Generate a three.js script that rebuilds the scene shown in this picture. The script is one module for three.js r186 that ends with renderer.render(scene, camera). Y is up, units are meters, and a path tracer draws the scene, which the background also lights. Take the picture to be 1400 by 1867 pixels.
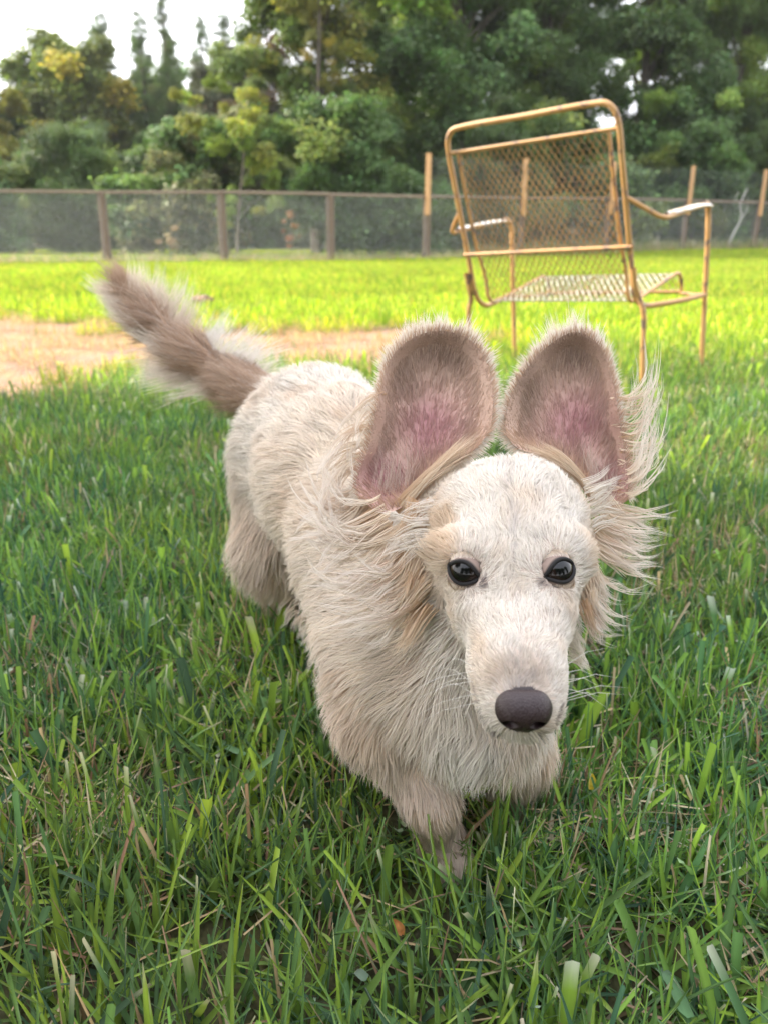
import * as THREE from 'three';
import { mergeGeometries } from 'three/addons/utils/BufferGeometryUtils.js';
import { createNoise3D, createNoise2D } from 'simplex-noise';

// ------------------------------------------------------------------ camera, sky, sun, exposure
const F = 1465, EYE = 0.5, PITCH = 19.04 * Math.PI / 180;          // lens in photo pixels, eye height, downward tilt
const camera = new THREE.PerspectiveCamera(65.01, 767 / 1024, 0.02, 600);
camera.position.set(0, EYE, 0);
camera.rotation.x = -PITCH;
camera.focus = 0.56;
camera.userData.fStop = 8.5;

const scene = new THREE.Scene();
const SUN_AZ = -65 * Math.PI / 180, SUN_EL = 33 * Math.PI / 180;    // left of the view, a little ahead of it
const sunDir = new THREE.Vector3(Math.sin(SUN_AZ) * Math.cos(SUN_EL), Math.sin(SUN_EL), -Math.cos(SUN_AZ) * Math.cos(SUN_EL));
{
  const w = 512, h = 256, d = new Float32Array(w * h * 4);
  for (let j = 0; j < h; j++) for (let i = 0; i < w; i++) {
    const el = (j + .5) / h * Math.PI - Math.PI / 2, az = (i + .5) / w * 2 * Math.PI - Math.PI;
    const v = new THREE.Vector3(Math.cos(el) * Math.cos(az), Math.sin(el), Math.cos(el) * Math.sin(az));
    const up = Math.max(0, v.y), t = Math.pow(up, .55), g = Math.exp(-(1 - v.dot(sunDir)) * 5);
    const k = (j * w + i) * 4;
    d[k] = 1.50 * (1 - t) + 1.06 * t + g * 1.2; d[k + 1] = 1.50 * (1 - t) + 1.14 * t + g * 1.1; d[k + 2] = 1.53 * (1 - t) + 1.32 * t + g * .95; d[k + 3] = 1;
    if (v.y < 0) { d[k] = .30; d[k + 1] = .32; d[k + 2] = .26; }
  }
  const sky = new THREE.DataTexture(d, w, h, THREE.RGBAFormat, THREE.FloatType);
  sky.mapping = THREE.EquirectangularReflectionMapping; sky.magFilter = THREE.LinearFilter; sky.minFilter = THREE.LinearFilter; sky.needsUpdate = true;
  scene.background = sky; scene.environment = sky;
  scene.backgroundIntensity = 1; scene.environmentIntensity = 1;
}
const sun = new THREE.DirectionalLight(new THREE.Color(1, .9, .72), 5);
sun.position.copy(sunDir).multiplyScalar(60); sun.castShadow = true; sun.shadow.radius = 1.5;
sun.shadow.mapSize.set(4096, 4096);
Object.assign(sun.shadow.camera, { left: -40, right: 40, top: 40, bottom: -40, near: 1, far: 160 });
scene.add(sun, sun.target);
scene.fog = new THREE.FogExp2(new THREE.Color(.95, .97, 1), .0004);
const renderer = new THREE.WebGLRenderer({ antialias: true });
renderer.toneMapping = THREE.LinearToneMapping; renderer.toneMappingExposure = 2.6;
renderer.shadowMap.enabled = true;

// ------------------------------------------------------------------ helpers
function rng(seed) { let a = seed >>> 0; return () => { a = a + 0x6D2B79F5 | 0; let t = Math.imul(a ^ a >>> 15, 1 | a); t = t + Math.imul(t ^ t >>> 7, 61 | t) ^ t; return ((t ^ t >>> 14) >>> 0) / 4294967296; }; }
const V = (x, y, z) => new THREE.Vector3(x, y, z);
const n3 = createNoise3D(rng(11)), n2 = createNoise2D(rng(12));
const cp = Math.cos(PITCH), sp = Math.sin(PITCH);
const clamp = (x, a = 0, b = 1) => Math.min(b, Math.max(a, x)), mix = (a, b, t) => a + (b - a) * t;
const smooth = (a, b, x) => { const t = clamp((x - a) / (b - a)); return t * t * (3 - 2 * t); };
// a photo pixel and its distance along the view axis -> a point of the place
function W(px, py, zc) { const x = (px - 700) / F * zc, y = -(py - 933.5) / F * zc; return V(x, EYE + y * cp - zc * sp, -(zc * cp + y * sp)); }
const CAMDIR = (r, u, t) => V(r, u * cp + t * sp, -u * sp + t * cp);      // right, up, towards the eye
const used = {};
const numbered = n => { const k = used[n] = (used[n] ?? -1) + 1; return k ? `${n}_${String(k).padStart(3, '0')}` : n; };
function shadow(o) { o.traverse(c => { if (c.isMesh) { c.castShadow = true; c.receiveShadow = true; } }); return o; }
function thing(name, label, category, pos = [0, 0, 0], group) {
  const o = new THREE.Group(); o.name = numbered(name); o.position.set(...pos); o.userData = { label, category };
  if (group) o.userData.group = group; scene.add(o); return o;
}
function part(name, geo, mat, parent, extra) { const m = new THREE.Mesh(geo, mat); m.name = name; m.castShadow = m.receiveShadow = true; if (extra) Object.assign(m.userData, extra); parent.add(m); return m; }
function canvasTex(size, fill, srgb = true) {
  const d = new Uint8Array(size * size * 4);
  for (let j = 0; j < size; j++) for (let i = 0; i < size; i++) { const c = fill(i / size, j / size); d.set([c[0] * 255, c[1] * 255, c[2] * 255, 255].map(x => clamp(x, 0, 255)), (j * size + i) * 4); }
  const t = new THREE.DataTexture(d, size, size); t.wrapS = t.wrapT = THREE.RepeatWrapping; t.magFilter = THREE.LinearFilter; t.minFilter = THREE.LinearMipmapLinearFilter;
  if (srgb) t.colorSpace = THREE.SRGBColorSpace; t.needsUpdate = true; return t;
}
// noise that wraps over the unit square
const wrapNoise = (u, v, f, s = 0) => { const a = u * 2 * Math.PI, b = v * 2 * Math.PI, r = f / (2 * Math.PI); return .5 + .25 * (n3(Math.cos(a) * r + s, Math.sin(a) * r, Math.cos(b) * r + s) + n3(Math.sin(b) * r + 7, Math.cos(a) * r - s, Math.sin(a) * r + 3)); };
function tube(pts, radius, sides = 8, closed = false, segs) {
  const c = new THREE.CatmullRomCurve3(pts.map(p => p.isVector3 ? p : V(...p)), closed, 'centripetal');
  return new THREE.TubeGeometry(c, segs ?? Math.max(2, pts.length * 4), radius, sides, closed);
}
// a thin straight wire, three-sided
class Wires {
  constructor() { this.p = []; this.n = []; this.i = []; }
  add(a, b, r) {
    const d = b.clone().sub(a).normalize(), u = Math.abs(d.y) > .9 ? V(1, 0, 0) : V(0, 1, 0), s = u.clone().cross(d).normalize(), t = d.clone().cross(s), k = this.p.length / 3;
    for (let j = 0; j < 3; j++) { const q = j * 2.0944, o = s.clone().multiplyScalar(Math.cos(q)).addScaledVector(t, Math.sin(q)); for (const e of [a, b]) { this.p.push(e.x + o.x * r, e.y + o.y * r, e.z + o.z * r); this.n.push(o.x, o.y, o.z); } }
    for (let j = 0; j < 3; j++) { const a0 = k + j * 2, b0 = k + (j + 1) % 3 * 2; this.i.push(a0, b0, a0 + 1, a0 + 1, b0, b0 + 1); }
  }
  geometry() { const g = new THREE.BufferGeometry(); g.setAttribute('position', new THREE.Float32BufferAttribute(this.p, 3)); g.setAttribute('normal', new THREE.Float32BufferAttribute(this.n, 3)); g.setAttribute('uv', new THREE.Float32BufferAttribute(new Float32Array(this.p.length / 3 * 2), 2)); g.setIndex(this.i); return g; }
}
function paintVertices(g, fn) { const p = g.attributes.position, c = new Float32Array(p.count * 3); for (let i = 0; i < p.count; i++) c.set(fn(p.getX(i), p.getY(i), p.getZ(i)), i * 3); g.setAttribute('color', new THREE.BufferAttribute(c, 3)); return g; }

// ------------------------------------------------------------------ ground
const groundH = (x, z) => .10 * smooth(13, 21, -z) * smooth(-1, 8, x) + .012 * n2(x * .7, z * .7) * smooth(1.2, 3, -z) + .03 * smooth(.55, 1.1, x) * smooth(1.8, 2.4, -z) * (1 - smooth(3.2, 4.5, -z));
// 1 on the bare, worn earth
function bare(x, z) {
  const d = -z, n = .5 * n2(x * 1.1, z * 1.5) + .3 * n2(x * 3.1 + 9, z * 4.3) + .16 * n2(x * 9 + 3, z * 11);
  const a = smooth(1.95, 2.55, d) * (1 - smooth(4.6, 6.0, d)) * (1 - smooth(-1.6, -.2, x));
  const b = smooth(2.9, 3.4, d) * (1 - smooth(4.2, 5.2, d)) * (1 - smooth(.1, 1.1, x)) * 1.05;
  return smooth(.38, .85, Math.max(a, b) * .95 + n * .62);
}
{
  const xs = [], zs = [];
  for (let i = -130; i <= 130; i++) { const t = i / 130; xs.push(Math.sign(t) * (3.2 * Math.abs(t) + 200 * Math.pow(Math.abs(t), 6))); }
  for (let i = 0; i <= 230; i++) { const t = i / 230; zs.push(3 - 11 * t - 260 * Math.pow(t, 7)); }
  for (let i = 1; i <= 10; i++) zs.unshift(3 + i * i * 1.5);
  const p = [], uv = [], c = [], ix = [], nx = xs.length;
  for (const z of zs) for (const x of xs) {
    p.push(x, groundH(x, z), z); uv.push(x, z);
    const b = bare(x, z), k = .5 + .5 * n2(x * 5, z * 5), m = .5 + .5 * n2(x * 17 + 4, z * 17);
    const thatch = [mix(.055, .105, k), mix(.06, .095, k), mix(.022, .04, m)];
    const earth = [mix(.27, .42, k), mix(.16, .25, k), mix(.09, .15, m)];
    for (let q = 0; q < 3; q++) c.push(mix(thatch[q], earth[q], b));
  }
  for (let j = 0; j < zs.length - 1; j++) for (let i = 0; i < nx - 1; i++) { const a = j * nx + i, b = a + nx; ix.push(a, a + 1, b, a + 1, b + 1, b); }
  const g = new THREE.BufferGeometry();
  g.setAttribute('position', new THREE.Float32BufferAttribute(p, 3)); g.setAttribute('uv', new THREE.Float32BufferAttribute(uv, 2)); g.setAttribute('color', new THREE.Float32BufferAttribute(c, 3)); g.setIndex(ix); g.computeVertexNormals();
  const grit = canvasTex(512, (u, v) => { const h = .5 * wrapNoise(u, v, 40) + .3 * wrapNoise(u, v, 110, 4) + .2 * wrapNoise(u, v, 260, 9); return [h, h, h]; }, false);
  const tone = canvasTex(512, (u, v) => { const h = .62 + .38 * (.4 * wrapNoise(u, v, 50, 2) + .6 * wrapNoise(u, v, 200, 5)) * 1.4; return [h, h * .98, h * .95]; });
  const m = new THREE.MeshStandardMaterial({ vertexColors: true, roughness: .95, bumpMap: grit, bumpScale: .02, map: tone });
  const o = part('ground', g, m, scene); o.userData = { kind: 'structure', label: 'lawn soil with a worn bare patch of tan earth', category: 'ground' };
}

// ------------------------------------------------------------------ grass
const rg = rng(101);
function bladeGeo(list) {      // list of {x,z,len,w,az,lean,bend,cut,col,tip}
  const p = [], c = [], ix = [];
  for (const b of list) {
    const k0 = p.length / 3, S = b.seg ?? 4, dx = Math.cos(b.az), dz = Math.sin(b.az), tw = b.twist ?? 0;
    let y = -.004 + (b.lift ?? 0), r = 0, ang = b.lean;
    for (let s = 0; s <= S; s++) {
      const t = s / S, ws = b.w * (b.cut ? mix(.75, 1, Math.sin(Math.min(1, t * 2) * 1.57)) * (1 - .12 * t) : Math.pow(1 - Math.pow(t, 1.7), .8) * mix(.7, 1, Math.min(1, t * 3)) + .0002);
      const sa = b.az + Math.PI / 2 + tw * t, sx = Math.cos(sa), sz = Math.sin(sa), px = b.x + dx * r, pz = b.z + dz * r, fold = b.w * .22;
      p.push(px - sx * ws / 2, y, pz - sz * ws / 2, px - dx * fold * .0 + dx * fold, y - fold * .4, pz + dz * fold, px + sx * ws / 2, y, pz + sz * ws / 2);
      const q = b.tip && t > .86 ? b.tip : b.col;
      for (let e = 0; e < 3; e++) { const m = e === 1 ? 1.3 : 1 + .12 * Math.sin(k0 * 7.1 + e); c.push(q[0] * m, q[1] * m, q[2] * m); }
      ang += b.bend / S; y += Math.cos(ang) * b.len / S; r += Math.sin(ang) * b.len / S;
    }
    for (let s = 0; s < S; s++) for (let e = 0; e < 2; e++) { const a = k0 + s * 3 + e; ix.push(a, a + 1, a + 3, a + 1, a + 4, a + 3); }
  }
  const g = new THREE.BufferGeometry();
  g.setAttribute('position', new THREE.Float32BufferAttribute(p, 3)); g.setAttribute('color', new THREE.Float32BufferAttribute(c, 3)); g.setIndex(ix); g.computeVertexNormals(); return g;
}
const GREENS = [[.060, .128, .056], [.048, .108, .050], [.082, .168, .052], [.105, .200, .046], [.135, .240, .040], [.185, .300, .038], [.25, .37, .038]];
const STRAW = [[.42, .32, .17], [.33, .22, .12], [.50, .42, .27], [.28, .17, .10]];
const jit = (c, a, r) => { const k = 1 + a * (r() - .5) * 2, h = (r() - .5) * a * .4; return [c[0] * k * (1 + h), c[1] * k, c[2] * k * (1 - h)]; };
// a square of turf: so many blades of each kind
function turfPatch(size, counts, r, seg) {
  const list = [];
  for (const [kind, n] of Object.entries(counts)) for (let i = 0; i < n; i++) {
    const x = (r() - .5) * size * 1.12, z = (r() - .5) * size * 1.12, cl = n2(x * 28 + size * 99, z * 28 + kind.length * 7), a = r() * 6.283;
    if ((kind === 'broad' || kind === 'thin') && r() < .42 - .75 * cl) { i -= r() < .6 ? 1 : 0; continue; }          // blades stand in clumps
    const dead = kind === 'dry' || kind === 'litter' ? r() < .9 : kind !== 'wide' && kind !== 'broad' && r() < .05;
    const col = jit(dead ? STRAW[r() * 4 | 0] : GREENS[clamp((r() * .7 + (.5 + .5 * cl) * .4) * 7 | 0, 0, 6)], .22, r);
    const w = { broad: mix(.0046, .0125, r() * r()), thin: mix(.0018, .0036, r()), dry: mix(.0016, .0040, r()), litter: mix(.0012, .0034, r()), far: mix(.004, .0085, r()), wide: mix(.008, .0115, r()) }[kind];
    list.push({ x, z, len: kind === 'litter' ? mix(.03, .08, r()) : kind === 'wide' ? mix(.05, .09, r()) : mix(.035, .098, Math.pow(r(), 1.3)), w, az: a + (r() - .5) * 2.4, lean: kind === 'litter' ? 1.2 + r() * .35 : mix(.03, .95, Math.pow(r(), 1.5)) + (r() < .18 ? .5 : 0), bend: mix(-.1, 1.2, r() * r()), cut: kind !== 'far' && r() < .2, twist: (r() - .5) * 1.6, col, tip: !dead && r() < .14 ? jit([.42, .42, .26], .2, r) : null, seg: kind === 'litter' || kind === 'dry' ? Math.min(seg, 3) : seg, lift: kind === 'litter' ? r() * .035 : 0 });
  }
  return bladeGeo(list);
}
const grassMat = new THREE.MeshPhysicalMaterial({ vertexColors: true, roughness: 1, clearcoat: .25, clearcoatRoughness: .4, transmission: .45, thickness: 0, side: THREE.DoubleSide, specularIntensity: .4 });
const lawn = new THREE.Group(); lawn.name = 'lawn_grass'; lawn.userData = { kind: 'stuff', label: 'coarse green mown lawn grass with dry blades', category: 'grass' }; scene.add(lawn);
function scatter(name, geos, cell, d0, d1, side, keep, tint, size = 1) {
  const at = geos.map(() => []);
  for (let d = d0 + cell / 2; d < d1; d += cell) { const half = .66 * d + side, n = Math.ceil(half / cell); for (let i = -n; i <= n; i++) {
    const x = (i + (rg() - .5) * .3) * cell, z = -d + (rg() - .5) * .3 * cell; if (rg() > keep(x, z)) continue;
    at[rg() * geos.length | 0].push([x, z, (rg() * 4 | 0) * Math.PI / 2 + (rg() - .5) * .5, tint(x, z)]);
  } }
  geos.forEach((g, k) => {
    const im = new THREE.InstancedMesh(g, grassMat, Math.max(1, at[k].length)), M = new THREE.Matrix4(), q = new THREE.Quaternion(), e = new THREE.Euler();
    at[k].forEach(([x, z, a, c], i) => { e.set(0, a, 0); q.setFromEuler(e); const s = size * mix(.92, 1.08, rg()); M.compose(V(x, groundH(x, z), z), q, V(s, s * mix(.82, 1.15, .5 + .5 * n2(x * 1.7, z * 1.7 + 7)), s)); im.setMatrixAt(i, M); im.setColorAt(i, new THREE.Color().setRGB(...c)); });
    im.name = name; im.userData = { kind: 'stuff' }; im.castShadow = im.receiveShadow = true; if (at[k].length) lawn.add(im);
  });
}
// green tone of the turf: bluer coarse grass in places, sunlit yellow painted in beyond the shade edge
function turf(x, z) {
  const f = smooth(1.9, 4.2, -z), n = n2(x * 1.3 + 3, z * 1.3), k = 1 + .2 * n2(x * 6, z * 6), b = bare(x, z);
  return [mix(1 + .15 * n, 1.85, f) * k * mix(1, 1.5, b), mix(1.0, 1.6, f) * k * mix(1, 1.1, b), mix(1.1 - .2 * n, .45, f) * k];
}
const dryPatch = (x, z) => smooth(.25, .7, n2(x * 2.6 + 20, z * 2.6) + .45 * n2(x * 9, z * 9 + 4));
const many = (n, f) => Array.from({ length: n }, f);
scatter('turf_patch', many(12, () => turfPatch(.2, { broad: 390, thin: 640, dry: 18, litter: 52, wide: 1 }, rg, 4)), .2, .1, 2.3, .8, () => 1, turf);
scatter('dry_turf_patch', many(4, () => turfPatch(.1, { dry: 60, litter: 45 }, rg, 3)), .1, .15, 2.6, .4, (x, z) => .06 + .75 * dryPatch(x, z), () => [1, 1, 1]);
scatter('turf_patch', many(7, () => turfPatch(.13, { broad: 75, thin: 120, dry: 10, litter: 18 }, rg, 3)), .13, 2.2, 6.4, 1.2, (x, z) => 1.03 - 1.08 * bare(x, z), turf);
scatter('dry_turf_patch', many(4, () => turfPatch(.13, { dry: 24, litter: 60, thin: 8 }, rg, 2)), .13, 2.3, 6.4, 1.2, (x, z) => .08 + .5 * bare(x, z), () => [1.1, 1, .85]);
scatter('turf_patch', many(5, () => turfPatch(.5, { far: 1150, dry: 60 }, rg, 2)), .5, 6.3, 26, 4, () => 1, turf, 1.12);

// ------------------------------------------------------------------ trees behind the fence
const leafMat = new THREE.MeshPhysicalMaterial({ vertexColors: true, roughness: 1, clearcoat: .4, clearcoatRoughness: .4, transmission: .42, thickness: 0, side: THREE.DoubleSide, specularIntensity: .4 });
const barkMat = new THREE.MeshStandardMaterial({ color: new THREE.Color().setRGB(.085, .07, .055), roughness: .95 });
function leafLobe(r, n, size, narrow, flat) {      // a leafy bough of radius 1
  const p = [], c = [], ix = [];
  const sub = many(9, () => V(r() * 2 - 1, (r() * 2 - 1) * flat, r() * 2 - 1).normalize().multiplyScalar(.35 + .4 * r()));
  for (let i = 0; i < n; i++) {
    const b = sub[r() * 9 | 0], o = V(r() * 2 - 1, (r() * 2 - 1) * flat, r() * 2 - 1).normalize().multiplyScalar(.48 * Math.pow(r(), .45)).add(b), d = V(r() * 2 - 1, (r() * 2 - 1) * .7 - .25, r() * 2 - 1).normalize(), s = d.clone().cross(V(r() - .5, 1, r() - .5)).normalize(), n_ = s.clone().cross(d);
    const L = size * mix(.6, 1.3, r()), w = L * narrow, k = p.length / 3, t = mix(.65, 1.35, r()), y = mix(.85, 1.25, r());
    const pts = [o.clone(), o.clone().addScaledVector(d, L * .45).addScaledVector(s, w / 2).addScaledVector(n_, w * .12), o.clone().addScaledVector(d, L).addScaledVector(n_, -L * .15), o.clone().addScaledVector(d, L * .45).addScaledVector(s, -w / 2).addScaledVector(n_, w * .12)];
    for (const q of pts) { p.push(q.x, q.y, q.z); c.push(t * y, t, t * .95); }
    ix.push(k, k + 1, k + 2, k, k + 2, k + 3);
  }
  const g = new THREE.BufferGeometry(); g.setAttribute('position', new THREE.Float32BufferAttribute(p, 3)); g.setAttribute('color', new THREE.Float32BufferAttribute(c, 3)); g.setIndex(ix); g.computeVertexNormals(); return g;
}
const rl = rng(77);
const LEAF = { broad: many(4, () => leafLobe(rl, 620, .2, .6, .7)), fine: many(4, () => leafLobe(rl, 900, .15, .5, .7)), needle: many(4, () => leafLobe(rl, 1100, .2, .16, .7)), big: many(4, () => leafLobe(rl, 420, .25, .68, .7)) };
// crowns: [x, y, z, rx, ry, rz, lobes, clusters per lobe]; metres from the tree's foot
function tree(name, label, category, x, z, spec, group) {
  const r = rng(spec.seed), t = thing(name, label, category, [x, groundH(x, z), z], group);
  const mats = [], q = new THREE.Quaternion(), e = new THREE.Euler(), limbs = [];
  const base = spec.color, accent = spec.accent ?? base;
  for (const [cx, cy, cz, rx, ry, rz, lobes, per, sz = 1] of spec.crowns) for (let l = 0; l < lobes; l++) {
    const d = V(r() * 2 - 1, r() * 2 - 1, r() * 2 - 1).normalize(), k = Math.pow(r(), .45) * .9, c = V(cx + d.x * rx * k, cy + d.y * ry * k, cz + d.z * rz * k);
    let shrink = 1;
    if (spec.cone) { c.y = cy - ry + 2 * ry * (l + .5) / lobes; const f = 1 - clamp((c.y - (cy - ry)) / (2 * ry)); shrink = .4 + .6 * f; c.x = cx + (c.x - cx) * (.12 + f * 1.1); c.z = cz + (c.z - cz) * (.12 + f * 1.1); }
    const R = mix(.24, .42, r()) * Math.min(rx, ry, rz) * (spec.lobe ?? 1) * shrink, tone = mix(.72, 1.28, r()), ac = r() < (spec.accentShare ?? .15);
    if (l % 3 === 0) limbs.push(c);
    const few = Math.max(1, Math.round(per / 40));
    for (let i = 0; i < few; i++) {
      const v = i ? V(r() * 2 - 1, r() * 2 - 1, r() * 2 - 1).normalize().multiplyScalar(R * .6) : V(0, 0, 0);
      e.set((r() - .5) * .7, r() * 6.28, (r() - .5) * .7); q.setFromEuler(e); const s = R * mix(.85, 1.2, r()) * (i ? .8 : 1.05);
      mats.push([new THREE.Matrix4().compose(c.clone().add(v), q, V(s, s * (spec.flat ?? .85), s)), jit(ac ? accent : base, .25, r).map(u => u * tone)]);
    }
  }
  const crown = new THREE.Group(); crown.name = spec.crownName ?? 'crown'; crown.userData = { kind: 'stuff' }; t.add(crown);
  LEAF[spec.leaf].forEach((g, k) => {
    const mine = mats.filter((_, i) => i % 4 === k), im = new THREE.InstancedMesh(g, leafMat, mine.length); if (!mine.length) return;
    mine.forEach(([m, col], i) => { im.setMatrixAt(i, m); im.setColorAt(i, new THREE.Color().setRGB(...col)); });
    im.name = 'bough'; im.userData = { kind: 'stuff' }; im.castShadow = im.receiveShadow = true; crown.add(im);
  });
  if (spec.trunk) {
    const [h, rad, lean = 0] = spec.trunk, top = V(lean, h, 0), g = [taper([V(0, -.1, 0), V(lean * .3, h * .4, 0), V(lean * .7, h * .75, 0), top], rad, rad * .3)];
    part('trunk', g[0], barkMat, t);
    const lg = []; limbs.slice(0, spec.limbs ?? 14).forEach(c => { const f = clamp(c.y / h * .75, .2, .95), s = V(lean * f, h * f, 0); lg.push(taper([s, s.clone().lerp(c, .5).add(V(0, .2, 0)), c], rad * .32 * (1.2 - f), rad * .06)); });
    lg.forEach(g => part('limb', g, barkMat, t));
  }
  return t;
}
function taper(pts, r0, r1, sides = 7) {
  const n = 10, c = new THREE.CatmullRomCurve3(pts), g = new THREE.TubeGeometry(c, n, 1, sides), p = g.attributes.position, cen = [];
  for (let i = 0; i <= n; i++) cen.push(c.getPointAt(i / n));
  for (let i = 0; i < p.count; i++) { const k = Math.floor(i / (sides + 1)), o = cen[k], r = mix(r0, r1, k / n) * (1 + .12 * n3(k, i * .3, r0 * 9)); p.setXYZ(i, o.x + (p.getX(i) - o.x) * r, o.y + (p.getY(i) - o.y) * r, o.z + (p.getZ(i) - o.z) * r); }
  g.computeVertexNormals(); return g;
}
const DARK = [.086, .158, .042], MID = [.092, .160, .040], LIT = [.16, .215, .04], YEL = [.30, .27, .03], BLUE = [.096, .156, .046];
// the far group to the left
tree('broadleaf_tree', 'rounded yellow-green tree among the far trees left of the pointed cedars', 'tree', -13.6, -40, { seed: 1, leaf: 'big', leafScale: 1.5, color: LIT, accent: YEL, accentShare: .12, trunk: [6, .2], crowns: [[0, 6.7, 0, 3.0, 2.5, 2.4, 50, 95], [.3, 3.6, .8, 3.0, 2.2, 2, 34, 80]] });
tree('broadleaf_tree', 'small bright yellow leaved tree in front of the far trees', 'tree', -14.6, -34.5, { seed: 2, leaf: 'big', leafScale: 1.1, color: [.20, .21, .03], accent: YEL, accentShare: .4, trunk: [4.2, .1], crowns: [[0, 4.6, 0, 1.5, 1.4, 1.3, 16, 60], [.7, 2.6, .4, 1.9, 1.5, 1.3, 14, 55]] });
for (const [x, z, h, s] of [[-11.2, -42, 10.2, 3], [-9.6, -40, 10.4, 4], [-8.6, -43, 10.2, 5], [-12.2, -45, 9.8, 6], [-7.2, -41, 9.8, 46], [-10.4, -44, 9.6, 47], [-12.7, -41.5, 10.0, 48], [-14.6, -46, 10.6, 49]])
  tree('cedar_tree', 'dark pointed cedar in the far group of trees against the sky', 'tree', x, z, { seed: s, leaf: 'needle', leafScale: 1.7, cone: true, color: BLUE, accent: [.09, .11, .035], accentShare: .12, trunk: [h * .9, .16], limbs: 8, crowns: [[0, h * .52, 0, 1.7, h * .47, 1.7, 110, 40]], lobe: 1.05 }, 'pointed cedars in the far group of trees');
tree('broadleaf_tree', 'tall thin-leaved tree at the far end of the tree line above the rail fence', 'tree', -19.3, -38, { seed: 7, leaf: 'fine', leafScale: 1.3, color: DARK, accent: LIT, accentShare: .2, trunk: [9, .2, .6], limbs: 20, crowns: [[0, 7.6, 0, 2.0, 3.2, 2, 30, 40], [0, 4, 0, 2.2, 2.5, 2, 22, 80]] });
tree('broadleaf_tree', 'dark broad tree behind the yellow leaved one', 'tree', -17.4, -43, { seed: 8, leaf: 'broad', leafScale: 1.6, color: DARK, accent: MID, trunk: [6, .2], crowns: [[0, 5.6, 0, 3.2, 3, 2.6, 46, 80], [0, 2.6, 0, 3.2, 2, 2.4, 24, 80]] });
tree('broadleaf_tree', 'wide leafy tree filling the gap behind the pointed cedars', 'tree', -11.2, -48, { seed: 19, leaf: 'broad', leafScale: 1.5, color: MID, accent: LIT, accentShare: .2, trunk: [7, .22], crowns: [[0, 6.6, 0, 4.6, 2.6, 2.4, 60, 85], [0, 3.2, 0, 4.6, 2.4, 2.2, 40, 80]] });
tree('broadleaf_tree', 'dull olive tree with russet tints beside the cedars', 'tree', -5.6, -37, { seed: 9, leaf: 'broad', leafScale: 1.4, color: [.07, .085, .035], accent: [.16, .10, .05], accentShare: .2, trunk: [6, .2], crowns: [[0, 6.0, 0, 2.6, 2.5, 2.2, 44, 85], [0, 2.8, .6, 3.0, 2.2, 2, 32, 80]] });
// the tall tree in the middle and its neighbours
tree('broadleaf_tree', 'tall sunlit tree with hanging light green leaves just behind the rail fence', 'tree', -1.7, -21.5, { seed: 10, leaf: 'broad', leafScale: 1.0, color: [.14, .205, .05], accent: [.28, .31, .055], accentShare: .45, trunk: [9, .17, .5], limbs: 22, crowns: [[0, 6.9, 0, 2.2, 2.5, 1.9, 40, 95], [-.9, 4.5, .3, 1.9, 1.4, 1.6, 26, 85], [.6, 3.0, .3, 2.2, 1.4, 1.7, 26, 90]] });
tree('sapling', 'bright green leafy sapling leaning over the fence rail', 'tree', -3.0, -17.2, { seed: 11, leaf: 'big', leafScale: .8, color: [.16, .24, .035], accent: [.26, .30, .04], accentShare: .3, trunk: [2.2, .04, .3], crowns: [[.2, 2.3, 0, 1.1, .75, .8, 14, 34], [-.5, 2.9, 0, .7, .5, .6, 7, 26], [.6, 1.4, 0, .8, .6, .6, 8, 26], [-.2, 1.0, .3, .45, .7, .4, 8, 24]] });
tree('vine_tower', 'yellowish climbing vine hanging down a bare trunk', 'vine', -1.55, -20.2, { seed: 12, leaf: 'fine', leafScale: .9, color: [.19, .20, .04], accent: [.27, .23, .04], accentShare: .4, trunk: [7, .07, .2], crownName: 'foliage', crowns: [[0, 5.2, 0, .3, 1.6, .3, 22, 30], [.4, 3.9, 0, .35, .9, .3, 10, 26]], lobe: 1.6 });
// the dark wood to the right
const wood = [
  [2.0, -23, 21, DARK, 'dark leafy tree with bluish shade right of the tall sunlit tree', 9.2], [4.6, -25.5, 22, MID, 'green broad tree behind the chair back and its fence posts', 8.8],
  [7.4, -26, 23, DARK, 'dense dark green tree behind the chair arm', 8.9], [10.4, -27, 24, MID, 'broad green tree with light gaps high in its crown', 9.8], [13.6, -28, 25, DARK, 'dark tree past the last tall fence post', 9.2], [.4, -27, 26, BLUE, 'tall dusky tree filling the gap behind the sunlit tree', 9.6],
  [6.2, -32, 27, DARK, 'tall dark tree in the second row of the wood', 11], [11.8, -33, 28, BLUE, 'tall dusky blue-green tree in the second row of the wood', 11], [16.6, -33, 29, MID, 'green tree at the far end of the second row of the wood', 10.5], [1.8, -34, 30, DARK, 'dark narrow tree far back between the dusky crowns', 11.2]];
wood.forEach(([x, z, s, c, label, h]) => tree('broadleaf_tree', label, 'tree', x, z, { seed: s, leaf: s % 2 ? 'broad' : 'fine', leafScale: s % 2 ? 1.2 : 1.35, color: c, accent: c.map((v, i) => v * [2.1, 1.8, 1.1][i]), accentShare: .18, trunk: [h * .92, .17, (s % 5 - 2) * .2], limbs: 16, crowns: [[0, h * .72, 0, 2.3, h * .26, 2.0, 40, 80], [(s % 3 - 1) * .8, h * .42, .5, 2.5, h * .2, 2.0, 32, 82], [0, h * .17, .8, 2.3, h * .15, 1.5, 22, 70]] }));
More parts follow.
